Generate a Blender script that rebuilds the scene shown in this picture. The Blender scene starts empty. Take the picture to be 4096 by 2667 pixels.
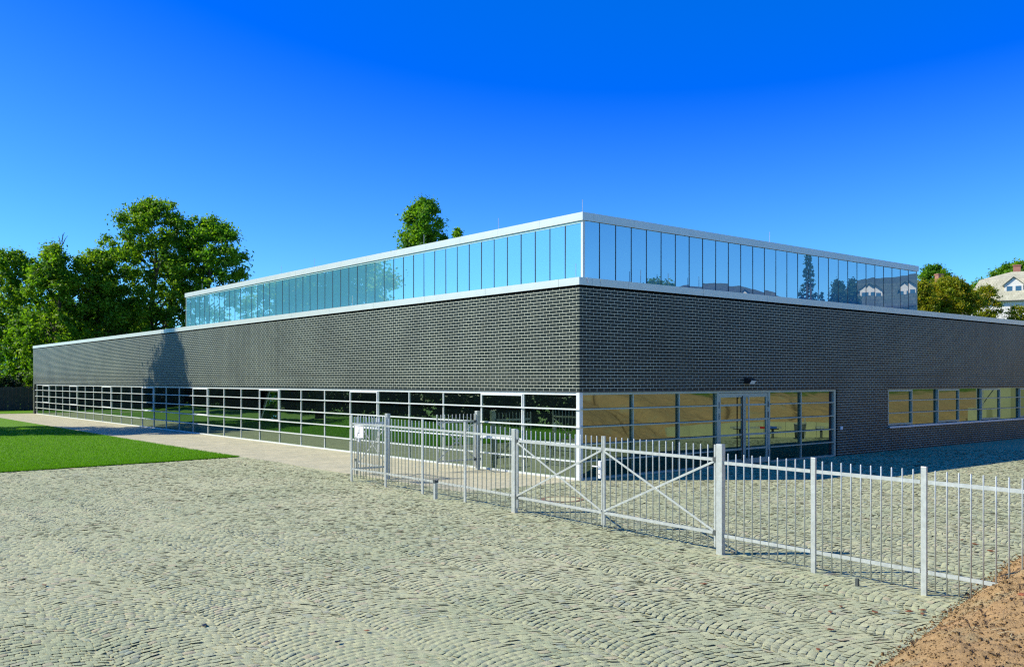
import bpy, math, random
import numpy as np
from mathutils import Vector, Matrix

# ------------------------------------------------------------------ camera, sky, sun, exposure
sc = bpy.context.scene
COL = sc.collection
rad = math.radians
YAW = rad(39.403)
FWD = np.array([math.sin(YAW), math.cos(YAW)])
RGT = np.array([math.cos(YAW), -math.sin(YAW)])
CAM = -(22.751 * FWD + 1.681 * RGT)
CAMZ = 2.5
cd = bpy.data.cameras.new('camera')
cd.sensor_width = 36.0
cd.lens = 32.09
cd.shift_y = 0.0456
cd.clip_start = 0.1
cd.clip_end = 3000
cam = bpy.data.objects.new('camera', cd)
cam.location = (CAM[0], CAM[1], CAMZ)
cam.rotation_euler = (rad(90), 0, -YAW)
COL.objects.link(cam)
sc.camera = cam

SUN_H = np.array([-0.799, 0.602])
SUN_EL = rad(39.9)
world = bpy.data.worlds.new('World')
sc.world = world
world.use_nodes = True
wn = world.node_tree
wn.nodes.clear()
sky = wn.nodes.new('ShaderNodeTexSky')
sky.sky_type = 'NISHITA'
sky.sun_disc = False
sky.sun_elevation = SUN_EL
sky.sun_rotation = math.atan2(SUN_H[0], SUN_H[1])
sky.altitude = 300
sky.air_density = 1.0
sky.dust_density = 0.0
sky.ozone_density = 10.0
# polarised, strongly saturated blue: red and green of the sky radiance are deepened
sep = wn.nodes.new('ShaderNodeSeparateColor')
cmb = wn.nodes.new('ShaderNodeCombineColor')
wn.links.new(sky.outputs[0], sep.inputs[0])
for ch, (slope, off, lo) in enumerate(((.66, .122, 0.0), (1.05, .19, .095), (.97, 0.0, 0.0))):
    sb = wn.nodes.new('ShaderNodeMath')
    sb.operation = 'SUBTRACT'
    sb.inputs[1].default_value = off / .15
    mu = wn.nodes.new('ShaderNodeMath')
    mu.operation = 'MULTIPLY'
    mu.inputs[1].default_value = slope
    mx_ = wn.nodes.new('ShaderNodeMath')
    mx_.operation = 'MAXIMUM'
    mx_.inputs[1].default_value = lo / .15
    wn.links.new(sep.outputs[ch], sb.inputs[0])
    wn.links.new(sb.outputs[0], mu.inputs[0])
    wn.links.new(mu.outputs[0], mx_.inputs[0])
    wn.links.new(mx_.outputs[0], cmb.inputs[ch])
bg = wn.nodes.new('ShaderNodeBackground')
bg.inputs['Strength'].default_value = 0.15
wo = wn.nodes.new('ShaderNodeOutputWorld')
wn.links.new(cmb.outputs[0], bg.inputs[0])
wn.links.new(bg.outputs[0], wo.inputs[0])

sd = bpy.data.lights.new('sun', 'SUN')
sd.energy = 4.2
sd.angle = rad(0.5)
sd.color = (1.0, 0.94, 0.78)
sun = bpy.data.objects.new('sun', sd)
sdir = Vector((SUN_H[0] * math.cos(SUN_EL), SUN_H[1] * math.cos(SUN_EL), math.sin(SUN_EL)))
sun.rotation_euler = (-sdir).to_track_quat('-Z', 'Y').to_euler()
sun.location = (-30, 20, 40)
COL.objects.link(sun)

sc.view_settings.view_transform = 'Standard'
sc.view_settings.look = 'None'
sc.view_settings.exposure = 0.68
sc.view_settings.gamma = 1.0
sc.cycles.use_denoising = False
sc.cycles.max_bounces = 8
sc.cycles.pixel_filter_type = 'BLACKMAN_HARRIS'
sc.cycles.filter_width = 1.25
sc.cycles.adaptive_threshold = 0.01


# ------------------------------------------------------------------ helpers
def srgb(r, g, b):
    f = lambda c: (c / 255 / 12.92) if c / 255 <= 0.04045 else ((c / 255 + 0.055) / 1.055) ** 2.4
    return (f(r), f(g), f(b), 1)


class NT:
    """small node-tree helper"""
    def __init__(s, name):
        s.m = bpy.data.materials.new(name)
        s.m.use_nodes = True
        s.t = s.m.node_tree
        s.b = s.t.nodes['Principled BSDF']
        s.out = s.t.nodes['Material Output']

    def n(s, typ, **kw):
        n = s.t.nodes.new('ShaderNode' + typ)
        for k, v in kw.items():
            setattr(n, k, v)
        return n

    def l(s, a, b):
        s.t.links.new(a, b)

    def coord(s, which='Object'):
        return s.n('TexCoord').outputs[which]

    def noise(s, vec, scale, detail=4, rough=.55):
        n = s.n('TexNoise')
        n.inputs['Scale'].default_value = scale
        n.inputs['Detail'].default_value = detail
        n.inputs['Roughness'].default_value = rough
        if vec is not None:
            s.l(vec, n.inputs['Vector'])
        return n.outputs['Fac']

    def ramp(s, fac, stops):
        r = s.n('ValToRGB')
        e = r.color_ramp.elements
        e[0].position, e[0].color = stops[0][0], stops[0][1]
        e[1].position, e[1].color = stops[1][0], stops[1][1]
        for p, c in stops[2:]:
            x = e.new(p)
            x.color = c
        s.l(fac, r.inputs[0])
        return r.outputs[0]

    def mix(s, fac, a, b, mode='MIX'):
        m = s.n('Mix', data_type='RGBA', blend_type=mode)
        for v, i in ((fac, 0), (a, 6), (b, 7)):
            if isinstance(v, (int, float)):
                m.inputs[i].default_value = v
            elif isinstance(v, tuple):
                m.inputs[i].default_value = v
            else:
                s.l(v, m.inputs[i])
        return m.outputs[2]

    def math(s, op, a, b=0.0):
        m = s.n('Math', operation=op)
        for v, i in ((a, 0), (b, 1)):
            if isinstance(v, (int, float)):
                m.inputs[i].default_value = v
            else:
                s.l(v, m.inputs[i])
        return m.outputs[0]

    def bump(s, h, strength, dist=0.02):
        b = s.n('Bump')
        b.inputs['Strength'].default_value = strength
        b.inputs['Distance'].default_value = dist
        s.l(h, b.inputs['Height'])
        s.l(b.outputs[0], s.b.inputs['Normal'])
        return b

    def set(s, color=None, rough=None, metal=None, spec=None):
        for v, k in ((color, 'Base Color'), (rough, 'Roughness'), (metal, 'Metallic'), (spec, 'Specular IOR Level')):
            if v is None:
                continue
            if isinstance(v, (int, float, tuple)):
                s.b.inputs[k].default_value = v
            else:
                s.l(v, s.b.inputs[k])
        return s


def simple(name, c1, c2=None, scale=6, rough=.5, metal=0, spec=.5, bump=0, bscale=40, bdist=.01):
    t = NT(name)
    co = t.coord()
    c = c1
    if c2 is not None:
        c = t.ramp(t.noise(co, scale), [(.3, c1), (.7, c2)])
    t.set(c, rough, metal, spec)
    if bump:
        t.bump(t.noise(co, bscale, 5), bump, bdist)
    return t.m


class MB:
    """collects shapes, builds ONE mesh object with box-mapped UVs in metres"""
    def __init__(s):
        s.v, s.f = [], []

    def add(s, vs, fs):
        o = len(s.v)
        s.v += [tuple(p) for p in vs]
        s.f += [tuple(i + o for i in f) for f in fs]
        return s

    def box(s, x0, x1, y0, y1, z0, z1):
        return s.add([(x0, y0, z0), (x1, y0, z0), (x1, y1, z0), (x0, y1, z0),
                      (x0, y0, z1), (x1, y0, z1), (x1, y1, z1), (x0, y1, z1)],
                     [(0, 3, 2, 1), (4, 5, 6, 7), (0, 1, 5, 4), (1, 2, 6, 5), (2, 3, 7, 6), (3, 0, 4, 7)])

    def bar(s, a, b, w, h, up=(0, 0, 1)):
        a, b = Vector(a), Vector(b)
        d = (b - a).normalized()
        sx = d.cross(Vector(up))
        if sx.length < 1e-4:
            sx = d.cross(Vector((1, 0, 0)))
        sx.normalize()
        sz = sx.cross(d)
        sx, sz = sx * w / 2, sz * h / 2
        vs = [a - sx - sz, a + sx - sz, a + sx + sz, a - sx + sz, b - sx - sz, b + sx - sz, b + sx + sz, b - sx + sz]
        return s.add(vs, [(0, 1, 2, 3), (7, 6, 5, 4), (0, 4, 5, 1), (1, 5, 6, 2), (2, 6, 7, 3), (3, 7, 4, 0)])

    def tube(s, pts, rs, n=8, cap=True):
        pts = [Vector(p) for p in pts]
        if isinstance(rs, (int, float)):
            rs = [rs] * len(pts)
        o = len(s.v)
        for i, p in enumerate(pts):
            d = (pts[min(i + 1, len(pts) - 1)] - pts[max(i - 1, 0)]).normalized()
            u = d.cross(Vector((0, 0, 1)))
            if u.length < 1e-3:
                u = Vector((1, 0, 0))
            u.normalize()
            w = d.cross(u)
            for k in range(n):
                a = 2 * math.pi * k / n
                s.v.append(tuple(p + (u * math.cos(a) + w * math.sin(a)) * rs[i]))
        for i in range(len(pts) - 1):
            for k in range(n):
                s.f.append((o + i * n + k, o + i * n + (k + 1) % n, o + (i + 1) * n + (k + 1) % n, o + (i + 1) * n + k))
        if cap:
            s.f.append(tuple(o + k for k in range(n))[::-1])
            s.f.append(tuple(o + (len(pts) - 1) * n + k for k in range(n)))
        return s

    def prism(s, poly, f0, f1):
        """poly: 2D outline, f0/f1 map (u,v)->3D for the two end caps"""
        n = len(poly)
        return s.add([f0(*p) for p in poly] + [f1(*p) for p in poly],
                     [tuple(range(n))[::-1], tuple(range(n, 2 * n))] + [(i, (i + 1) % n, n + (i + 1) % n, n + i) for i in range(n)])

    def build(s, name, m, parent=None, origin=None, smooth=False, loc=None, bevel=0):
        o = origin if origin is not None else (tuple(parent.location) if (parent is not None and parent.type == 'EMPTY' and loc is None) else (0, 0, 0))
        if origin is None and parent is not None and parent.get('_local'):
            o = (0, 0, 0)
        if parent is not None and parent.parent is not None and origin is None:
            g = parent.parent
            o = (0, 0, 0) if g.get('_local') else tuple(g.location)
        vs = [(x - o[0], y - o[1], z - o[2]) for x, y, z in s.v]
        me = bpy.data.meshes.new(name)
        me.from_pydata(vs, [], s.f)
        me.update()
        boxuv(me)
        if smooth:
            me.shade_smooth()
        me.materials.append(m)
        ob = bpy.data.objects.new(name, me)
        COL.objects.link(ob)
        if parent is not None:
            ob.parent = parent
        if loc is not None:
            ob.location = loc
        if bevel:
            bv = ob.modifiers.new('bevel', 'BEVEL')
            bv.width = bevel
            bv.segments = 2
            bv.limit_method = 'ANGLE'
        return ob


def boxuv(me):
    n = len(me.loops)
    if n == 0:
        return
    co = np.empty(len(me.vertices) * 3)
    me.vertices.foreach_get('co', co)
    co = co.reshape(-1, 3)
    li = np.empty(n, int)
    me.loops.foreach_get('vertex_index', li)
    nor = np.empty(len(me.polygons) * 3)
    me.polygons.foreach_get('normal', nor)
    nor = np.abs(nor.reshape(-1, 3))
    tot = np.empty(len(me.polygons), int)
    me.polygons.foreach_get('loop_total', tot)
    nl = np.repeat(nor, tot, axis=0)
    p = co[li]
    uv = np.where((nl[:, 2] > .8)[:, None], p[:, :2], np.where((nl[:, 0] > nl[:, 1])[:, None], p[:, [1, 2]], p[:, [0, 2]]))
    layer = me.uv_layers.new(name='UVMap')
    layer.data.foreach_set('uv', uv.astype(np.float32).ravel())


def npmesh(name, v, quads, m, parent=None, smooth=False, kind=None):
    """large meshes from numpy arrays, faces of equal size"""
    me = bpy.data.meshes.new(name)
    k = quads.shape[1]
    me.vertices.add(len(v))
    me.vertices.foreach_set('co', np.ascontiguousarray(v, dtype=np.float32).ravel())
    me.loops.add(quads.size)
    me.loops.foreach_set('vertex_index', np.ascontiguousarray(quads, dtype=np.int32).ravel())
    me.polygons.add(len(quads))
    me.polygons.foreach_set('loop_start', np.arange(0, quads.size, k, dtype=np.int32))
    me.polygons.foreach_set('loop_total', np.full(len(quads), k, dtype=np.int32))
    me.update(calc_edges=True)
    if smooth:
        me.shade_smooth()
    me.materials.append(m)
    ob = bpy.data.objects.new(name, me)
    COL.objects.link(ob)
    if parent is not None:
        ob.parent = parent
    if kind:
        ob['kind'] = kind
    return ob


def tag(o, label, cat, group=None):
    o['label'] = label
    o['category'] = cat
    if group:
        o['group'] = group
    return o


def thing(name, label, cat, loc=(0, 0, 0), rz=0, group=None, local=False):
    o = bpy.data.objects.new(name, None)
    o.empty_display_size = .2
    o.location = loc
    o.rotation_euler = (0, 0, rz)
    COL.objects.link(o)
    if local:
        o['_local'] = 1
    return tag(o, label, cat, group)


def struct(o):
    o['kind'] = 'structure'
    return o


def vnoise(x, y, seed=0):
    """smooth 2D value noise, numpy"""
    xi, yi = np.floor(x).astype(np.int64), np.floor(y).astype(np.int64)
    xf, yf = x - xi, y - yi
    def hsh(a, b):
        h = (a * 374761393 + b * 668265263 + seed * 1442695041) & 0xffffffff
        h = ((h ^ (h >> 13)) * 1274126177) & 0xffffffff
        return ((h ^ (h >> 16)) & 0xffff) / 65535.0
    u, w = xf * xf * (3 - 2 * xf), yf * yf * (3 - 2 * yf)
    return (hsh(xi, yi) * (1 - u) + hsh(xi + 1, yi) * u) * (1 - w) + (hsh(xi, yi + 1) * (1 - u) + hsh(xi + 1, yi + 1) * u) * w


def fbm(x, y, oct=4, seed=0):
    r, a = 0, .5
    for i in range(oct):
        r = r + a * (vnoise(x * 2 ** i, y * 2 ** i, seed + i) - .5)
        a *= .5
    return r


# ------------------------------------------------------------------ materials
def mat_brick():
    t = NT('dark_glazed_brick')
    uv = t.coord('UV')
    mp = t.n('Mapping')
    mp.inputs['Location'].default_value = (.01, -2.215, 0)
    t.l(uv, mp.inputs[0])
    b = t.n('TexBrick')
    b.inputs['Scale'].default_value = 1
    b.inputs['Brick Width'].default_value = .25
    b.inputs['Row Height'].default_value = .0831
    b.inputs['Mortar Size'].default_value = .0058
    b.inputs['Mortar Smooth'].default_value = .1
    b.inputs['Bias'].default_value = -.1
    b.inputs['Color1'].default_value = (.018, .026, .021, 1)
    b.inputs['Color2'].default_value = (.032, .042, .034, 1)
    b.inputs['Mortar'].default_value = (.58, .61, .48, 1)
    t.l(mp.outputs[0], b.inputs['Vector'])
    ob = t.coord()
    large = t.ramp(t.noise(ob, .5, 4), [(.3, (.78, .78, .78, 1)), (.7, (1.12, 1.12, 1.1, 1))])
    c = t.mix(1, b.outputs['Color'], large, 'MULTIPLY')
    fine = t.ramp(t.noise(ob, 60, 3), [(.25, (.8, .8, .8, 1)), (.75, (1.15, 1.15, 1.15, 1))])
    c = t.mix(1, c, fine, 'MULTIPLY')
    # sixth course from the bottom: open head joints read dark
    sp = t.n('SeparateXYZ')
    t.l(mp.outputs[0], sp.inputs[0])
    row = t.math('FLOOR', t.math('DIVIDE', sp.outputs[1], .0831))
    isrow = t.math('COMPARE', row, 5.0)
    fy = t.math('FRACT', t.math('DIVIDE', sp.outputs[1], .0831))
    mid = t.math('MULTIPLY', t.math('GREATER_THAN', fy, .1), t.math('LESS_THAN', fy, .9))
    fx = t.math('LESS_THAN', t.math('FRACT', t.math('DIVIDE', sp.outputs[0], .5)), .5)
    dark = t.math('MULTIPLY', t.math('MULTIPLY', isrow, mid), t.math('MULTIPLY', fx, b.outputs['Fac']))
    c = t.mix(dark, c, (.01, .01, .01, 1))
    t.set(c, t.math('ADD', t.math('MULTIPLY', b.outputs['Fac'], .4), .42), 0, .15)
    bp = t.bump(t.math('SUBTRACT', t.math('MULTIPLY', t.noise(ob, 45, 3), .15), b.outputs['Fac']), .5, .006)
    return t.m


def mat_glass(name, refl, tint, base, wav=.02, wscale=.9, fres=1.0):
    """coated pane: mirror-like outside, dark behind"""
    t = NT(name)
    d = t.n('BsdfDiffuse')
    d.inputs[0].default_value = base
    g = t.n('BsdfGlossy')
    g.inputs['Roughness'].default_value = 0.0
    g.inputs['Color'].default_value = tint
    lw = t.n('LayerWeight')
    lw.inputs[0].default_value = .35
    fac = t.math('ADD', t.math('MULTIPLY', lw.outputs['Fresnel'], (1 - refl) * fres), refl)
    mx = t.n('MixShader')
    t.l(fac, mx.inputs[0])
    t.l(d.outputs[0], mx.inputs[1])
    t.l(g.outputs[0], mx.inputs[2])
    t.l(mx.outputs[0], t.out.inputs[0])
    bp = t.n('Bump')
    bp.inputs['Strength'].default_value = wav
    bp.inputs['Distance'].default_value = .1
    t.l(t.noise(t.coord(), wscale, 1), bp.inputs['Height'])
    t.l(bp.outputs[0], g.inputs['Normal'])
    t.t.nodes.remove(t.b)
    return t.m


def mat_leaf(name, dark, mid, light, trans=.55):
    t = NT(name)
    g = t.n('NewGeometry')
    at = t.n('Attribute', attribute_name='clump')
    r = t.math('ADD', t.math('MULTIPLY', g.outputs['Random Per Island'], .5), t.math('MULTIPLY', at.outputs['Fac'], .5))
    c = t.ramp(r, [(.15, dark), (.85, light), (.5, mid)])
    t.set(c, .55, 0, .3)
    tr = t.n('BsdfTranslucent')
    t.l(t.mix(1, c, (1.25, 1.35, .6, 1), 'MULTIPLY'), tr.inputs[0])
    mx = t.n('MixShader')
    mx.inputs[0].default_value = trans
    t.l(t.b.outputs[0], mx.inputs[1])
    t.l(tr.outputs[0], mx.inputs[2])
    t.l(mx.outputs[0], t.out.inputs[0])
    return t.m


def mat_cobble():
    t = NT('granite_cobbles')
    g = t.n('NewGeometry')
    co = t.coord()
    c = t.ramp(g.outputs['Random Per Island'],
               [(0, (.38, .39, .25, 1)), (1, (.49, .47, .285, 1)), (.25, (.42, .42, .265, 1)), (.6, (.455, .44, .275, 1)),
                (.80, (.47, .45, .275, 1)), (.90, (.38, .395, .275, 1)), (.955, (.48, .40, .265, 1)), (.985, (.34, .37, .29, 1))])
    big = t.ramp(t.noise(co, .35, 4), [(.3, (.84, .91, .84, 1)), (.7, (1.06, 1.06, 1.02, 1))])
    c = t.mix(1, c, big, 'MULTIPLY')
    fine = t.ramp(t.noise(co, 90, 4, .7), [(.25, (.66, .67, .66, 1)), (.75, (1.24, 1.24, 1.22, 1))])
    c = t.mix(1, c, fine, 'MULTIPLY')
    t.set(c, .85, 0, .2)
    t.bump(t.noise(co, 75, 6, .75), 1, .009)
    return t.m


def mat_bed():
    t = NT('sand_filled_joints')
    co = t.coord()
    c = t.ramp(t.noise(co, .4, 4), [(.3, (.37, .375, .235, 1)), (.7, (.44, .425, .265, 1))])
    c = t.mix(1, c, t.ramp(t.noise(co, 25, 5, .7), [(.25, (.68, .70, .66, 1)), (.75, (1.18, 1.18, 1.15, 1))]), 'MULTIPLY')
    t.set(c, .9, 0, .15)
    t.bump(t.noise(co, 30, 5, .7), .8, .01)
    return t.m


def mat_strip():
    t = NT('pinkish_paving')
    uv = t.coord('UV')
    mp = t.n('Mapping')
    mp.inputs['Rotation'].default_value = (0, 0, rad(90))
    t.l(uv, mp.inputs[0])
    b = t.n('TexBrick')
    b.inputs['Scale'].default_value = 1
    b.inputs['Brick Width'].default_value = .26
    b.inputs['Row Height'].default_value = .165
    b.inputs['Mortar Size'].default_value = .007
    b.inputs['Mortar Smooth'].default_value = .2
    b.inputs['Color1'].default_value = (.44, .41, .285, 1)
    b.inputs['Color2'].default_value = (.51, .47, .33, 1)
    b.inputs['Mortar'].default_value = (.30, .28, .18, 1)
    t.l(mp.outputs[0], b.inputs['Vector'])
    co = t.coord()
    c = t.mix(1, b.outputs['Color'], t.ramp(t.noise(co, 1.3, 5, .6), [(.3, (.84, .86, .86, 1)), (.7, (1.1, 1.07, 1.02, 1))]), 'MULTIPLY')
    c = t.mix(1, c, t.ramp(t.noise(co, 55, 4, .7), [(.25, (.8, .8, .8, 1)), (.75, (1.15, 1.15, 1.15, 1))]), 'MULTIPLY')
    t.set(c, .85, 0, .2)
    t.bump(t.math('SUBTRACT', t.math('MULTIPLY', t.noise(co, 40, 4), .5), b.outputs['Fac']), .5, .01)
    return t.m


def mat_grass(name, a, b, c2):
    t = NT(name)
    co = t.coord()
    c = t.ramp(t.noise(co, .5, 5, .6), [(.3, a), (.7, b)])
    c = t.mix(t.noise(co, 28, 4, .7), c, c2)
    t.set(c, .8, 0, .2)
    t.bump(t.noise(co, 60, 4, .7), .8, .03)
    return t.m


def mat_dirt():
    t = NT('reddish_soil')
    co = t.coord()
    c = t.ramp(t.noise(co, .9, 5, .6), [(.25, (.40, .275, .135, 1)), (.75, (.50, .31, .155, 1)), (.5, (.45, .30, .145, 1))])
    c = t.mix(1, c, t.ramp(t.noise(co, 22, 5, .75), [(.25, (.62, .60, .57, 1)), (.7, (1.15, 1.12, 1.08, 1))]), 'MULTIPLY')
    grey = t.ramp(t.noise(co, 1.7, 4), [(.56, (0, 0, 0, 1)), (.72, (1, 1, 1, 1))])
    c = t.mix(t.math('MULTIPLY', grey, .65), c, (.36, .33, .19, 1))
    rill_at = t.n('Attribute', attribute_name='rill_shade')
    c = t.mix(t.math('MULTIPLY', rill_at.outputs['Fac'], .85), c, (.06, .045, .025, 1))  # shadow in the erosion rills, painted into the soil colour
    at = t.n('Attribute', attribute_name='grass')
    gr = t.ramp(t.noise(co, 3, 5, .7), [(.3, (.05, .11, .015, 1)), (.7, (.12, .20, .03, 1))])
    c = t.mix(at.outputs['Fac'], c, gr)
    t.set(c, .95, 0, .1)
    t.bump(t.noise(co, 35, 6, .75), 1, .03)
    return t.m


def mat_roof(name, a, b, row=.3):
    t = NT(name)
    uv = t.coord('UV')
    br = t.n('TexBrick')
    br.inputs['Scale'].default_value = 1
    br.inputs['Brick Width'].default_value = .35
    br.inputs['Row Height'].default_value = row
    br.inputs['Mortar Size'].default_value = .012
    br.inputs['Color1'].default_value = a
    br.inputs['Color2'].default_value = b
    br.inputs['Mortar'].default_value = tuple(x * .5 for x in a[:3]) + (1,)
    t.l(uv, br.inputs['Vector'])
    c = t.mix(1, br.outputs['Color'], t.ramp(t.noise(t.coord(), .8, 5), [(.3, (.8, .8, .8, 1)), (.7, (1.15, 1.15, 1.15, 1))]), 'MULTIPLY')
    t.set(c, .8, 0, .2)
    return t.m


M = dict(
    brick=mat_brick(),
    coping=simple('coated_aluminium_coping', (.56, .61, .54, 1), (.61, .66, .59, 1), 1.5, .38, .25, .5),
    alu=simple('pale_grey_window_frame', (.60, .63, .58, 1), (.66, .69, .64, 1), 3, .42, .1, .4),
    alub=simple('grey_door_frame', (.32, .40, .32, 1), (.37, .45, .37, 1), 3, .42, .2, .4),
    dark=simple('black_gasket', (.012, .013, .016, 1), rough=.5),
    steel=simple('dark_steel_lintel', (.05, .06, .055, 1), (.08, .09, .08, 1), 4, .5),
    gl_low=mat_glass('dark_reflecting_glass', .33, (.70, .90, .68, 1), (.004, .007, .007, 1), .03, .8, .6),
    gl_right=mat_glass('entrance_reflecting_glass', .22, (.68, .90, .72, 1), (.004, .008, .006, 1), .02, .6, .7),
    gl_up=mat_glass('pale_blue_coated_glass', .32, (.95, .98, 1.0, 1), (.075, .28, .38, 1), .02, .7, .35),
    head=simple('pale_green_glass_edge', (.45, .66, .60, 1), rough=.3),
    galv=simple('galvanised_steel', (.42, .44, .39, 1), (.56, .58, .52, 1), 14, .42, .35, .5, .15, 60, .002),
    concrete=simple('pale_concrete', (.42, .41, .24, 1), (.50, .48, .28, 1), 2, .85, 0, .2, .3, 40, .004),
    cobble=mat_cobble(), bed=mat_bed(), strip=mat_strip(),
    lawn=mat_grass('lawn_turf', (.07, .185, .002, 1), (.10, .235, .003, 1), (.125, .265, .004, 1)),
    blade=mat_leaf('grass_blades', (.10, .26, .003, 1), (.135, .32, .004, 1), (.22, .40, .010, 1), .5),
    field=mat_grass('rough_grass', (.05, .09, .015, 1), (.08, .13, .02, 1), (.1, .14, .03, 1)),
    dirt=mat_dirt(),
    leaf_a=mat_leaf('leaves_mid_green', (.055, .145, .010, 1), (.14, .28, .012, 1), (.28, .40, .016, 1)),
    leaf_b=mat_leaf('leaves_deep_green', (.055, .155, .011, 1), (.125, .29, .012, 1), (.25, .40, .016, 1)),
    leaf_c=mat_leaf('leaves_turning_brown', (.15, .21, .010, 1), (.30, .33, .012, 1), (.42, .29, .016, 1)),
    leaf_d=mat_leaf('conifer_needles', (.014, .045, .018, 1), (.028, .075, .025, 1), (.05, .11, .03, 1), .15),
    bark=simple('tree_bark', (.06, .05, .038, 1), (.12, .10, .075, 1), 8, .9, 0, .2, .6, 25, .03),
    hedge=mat_leaf('hedge_leaves', (.010, .030, .007, 1), (.018, .05, .009, 1), (.035, .08, .012, 1), .15),
    white=simple('white_plaster', (.74, .71, .62, 1), (.80, .77, .69, 1), 1, .85, 0, .2),
    cream=simple('cream_plaster', (.52, .50, .36, 1), (.6, .57, .42, 1), 1, .85, 0, .2),
    slate=mat_roof('slate_roof', (.075, .105, .095, 1), (.11, .14, .125, 1)),
    tile=mat_roof('weathered_roof_tiles', (.44, .42, .29, 1), (.53, .50, .36, 1)),
    redbrick=simple('red_chimney_brick', (.30, .12, .09, 1), (.4, .18, .13, 1), 6, .8),
    win=mat_glass('house_window_glass', .15, (1, 1, 1, 1), (.01, .012, .014, 1), 0),
    pwhite=simple('white_paint', (.78, .78, .76, 1), rough=.5),
    signw=simple('white_sign_enamel', (.82, .82, .80, 1), rough=.35),
    black=simple('black_paint', (.012, .012, .012, 1), rough=.45),
    membrane=simple('grey_roof_membrane', (.22, .22, .21, 1), (.28, .28, .27, 1), 2, .9),
    wood=simple('brown_fence_boards', (.07, .05, .035, 1), (.11, .08, .055, 1), 3, .85),
    rust=simple('rusty_iron', (.18, .10, .06, 1), (.30, .20, .13, 1), 12, .8, .3, .4, .4, 50, .005),
    dleaf=simple('dry_brown_leaf', (.16, .055, .02, 1), (.28, .10, .035, 1), 30, .7),
    oleaf=simple('orange_dry_leaf', (.45, .14, .03, 1), (.30, .09, .03, 1), 20, .6),
    straw=simple('straw', (.55, .45, .24, 1), rough=.8),
    red=simple('red_lacquer', (.45, .03, .03, 1), rough=.4),
    yellow=simple('yellow_lacquer', (.6, .45, .03, 1), rough=.4),
    blue=simple('blue_lacquer', (.03, .10, .42, 1), rough=.4),
    lens=simple('frosted_lamp_lens', (.7, .74, .7, 1), rough=.6),
)

# ------------------------------------------------------------------ terrain
FOOT = np.array([(-60, -17), (-16, -14.2), (-12.5, -13.35), (-10.5, -12.85), (-8.2, -12.41), (-5.8, -11.93), (-5.3, -11.84), (-2.9, -11.3),
                 (3, -10.1), (8.9, -8.9), (11.5, -8.8), (14.6, -9.5), (16.8, -8.9), (18.6, -7.8), (20.2, -6.1),
                 (21.2, -4.7), (30, -4.5), (60, -4.4), (200, -4.4)])


def foot(x):
    return np.interp(x, FOOT[:, 0], FOOT[:, 1])


def sstep(a, b, x):
    t = np.clip((x - a) / (b - a), 0, 1)
    return t * t * (3 - 2 * t)


def hill(x, y):
    return 9 * sstep(48, 118, x) + 0 * y


# big ground sheet to the horizon, rising to a hill in the far right
gx = np.concatenate([np.linspace(-1500, -80, 12), np.linspace(-70, 240, 63), np.linspace(260, 1500, 12)])
gy = np.concatenate([np.linspace(-1500, -60, 12), np.linspace(-50, 160, 43), np.linspace(180, 1500, 12)])
X, Y = np.meshgrid(gx, gy, indexing='ij')
Z = hill(X, Y) - .08
v = np.stack([X, Y, Z], -1).reshape(-1, 3)
ny = len(gy)
ii, jj = np.meshgrid(np.arange(len(gx) - 1), np.arange(ny - 1), indexing='ij')
q = (ii * ny + jj).ravel()
npmesh('ground', v, np.stack([q, q + ny, q + ny + 1, q + 1], 1), M['field'], smooth=True, kind='structure')

# paving bed (sand joints) under and beyond the cobbles
struct(MB().box(-60, 48, -20, 0, -.06, -.0085).box(-60, -3.6, 0, 12.2, -.06, -.0085).build('paving_bed', M['bed']))
struct(MB().box(-3.6, .1, 0, 60, -.05, -.002).box(-4.2, -3.6, 12, 58.6, -.05, -.0025).box(-70, -3.6, 58.6, 60, -.05, -.002).build('path', M['strip']))
LAWN = [(-3.82, 12.08), (-3.5, 58.5), (-60, 58.5), (-60, 6.4)]
struct(MB().prism(LAWN, lambda a, b: (a, b, -.06), lambda a, b: (a, b, .012)).build('lawn', M['lawn']))


def lawn_y(x):
    return 12.08 + .101 * (np.minimum(x, -3.82) + 3.82)



struct(MB().box(-60, 60, 60.02, 130, -.06, .012).build('far_lawn', M['lawn']))


def in_paving(x, y):
    ok = ~((x < -3.75) & (y > lawn_y(x) - .02)) & ~((x > -3.62) & (y > -.02))
    return ok & (y > foot(x) - .35)


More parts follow.
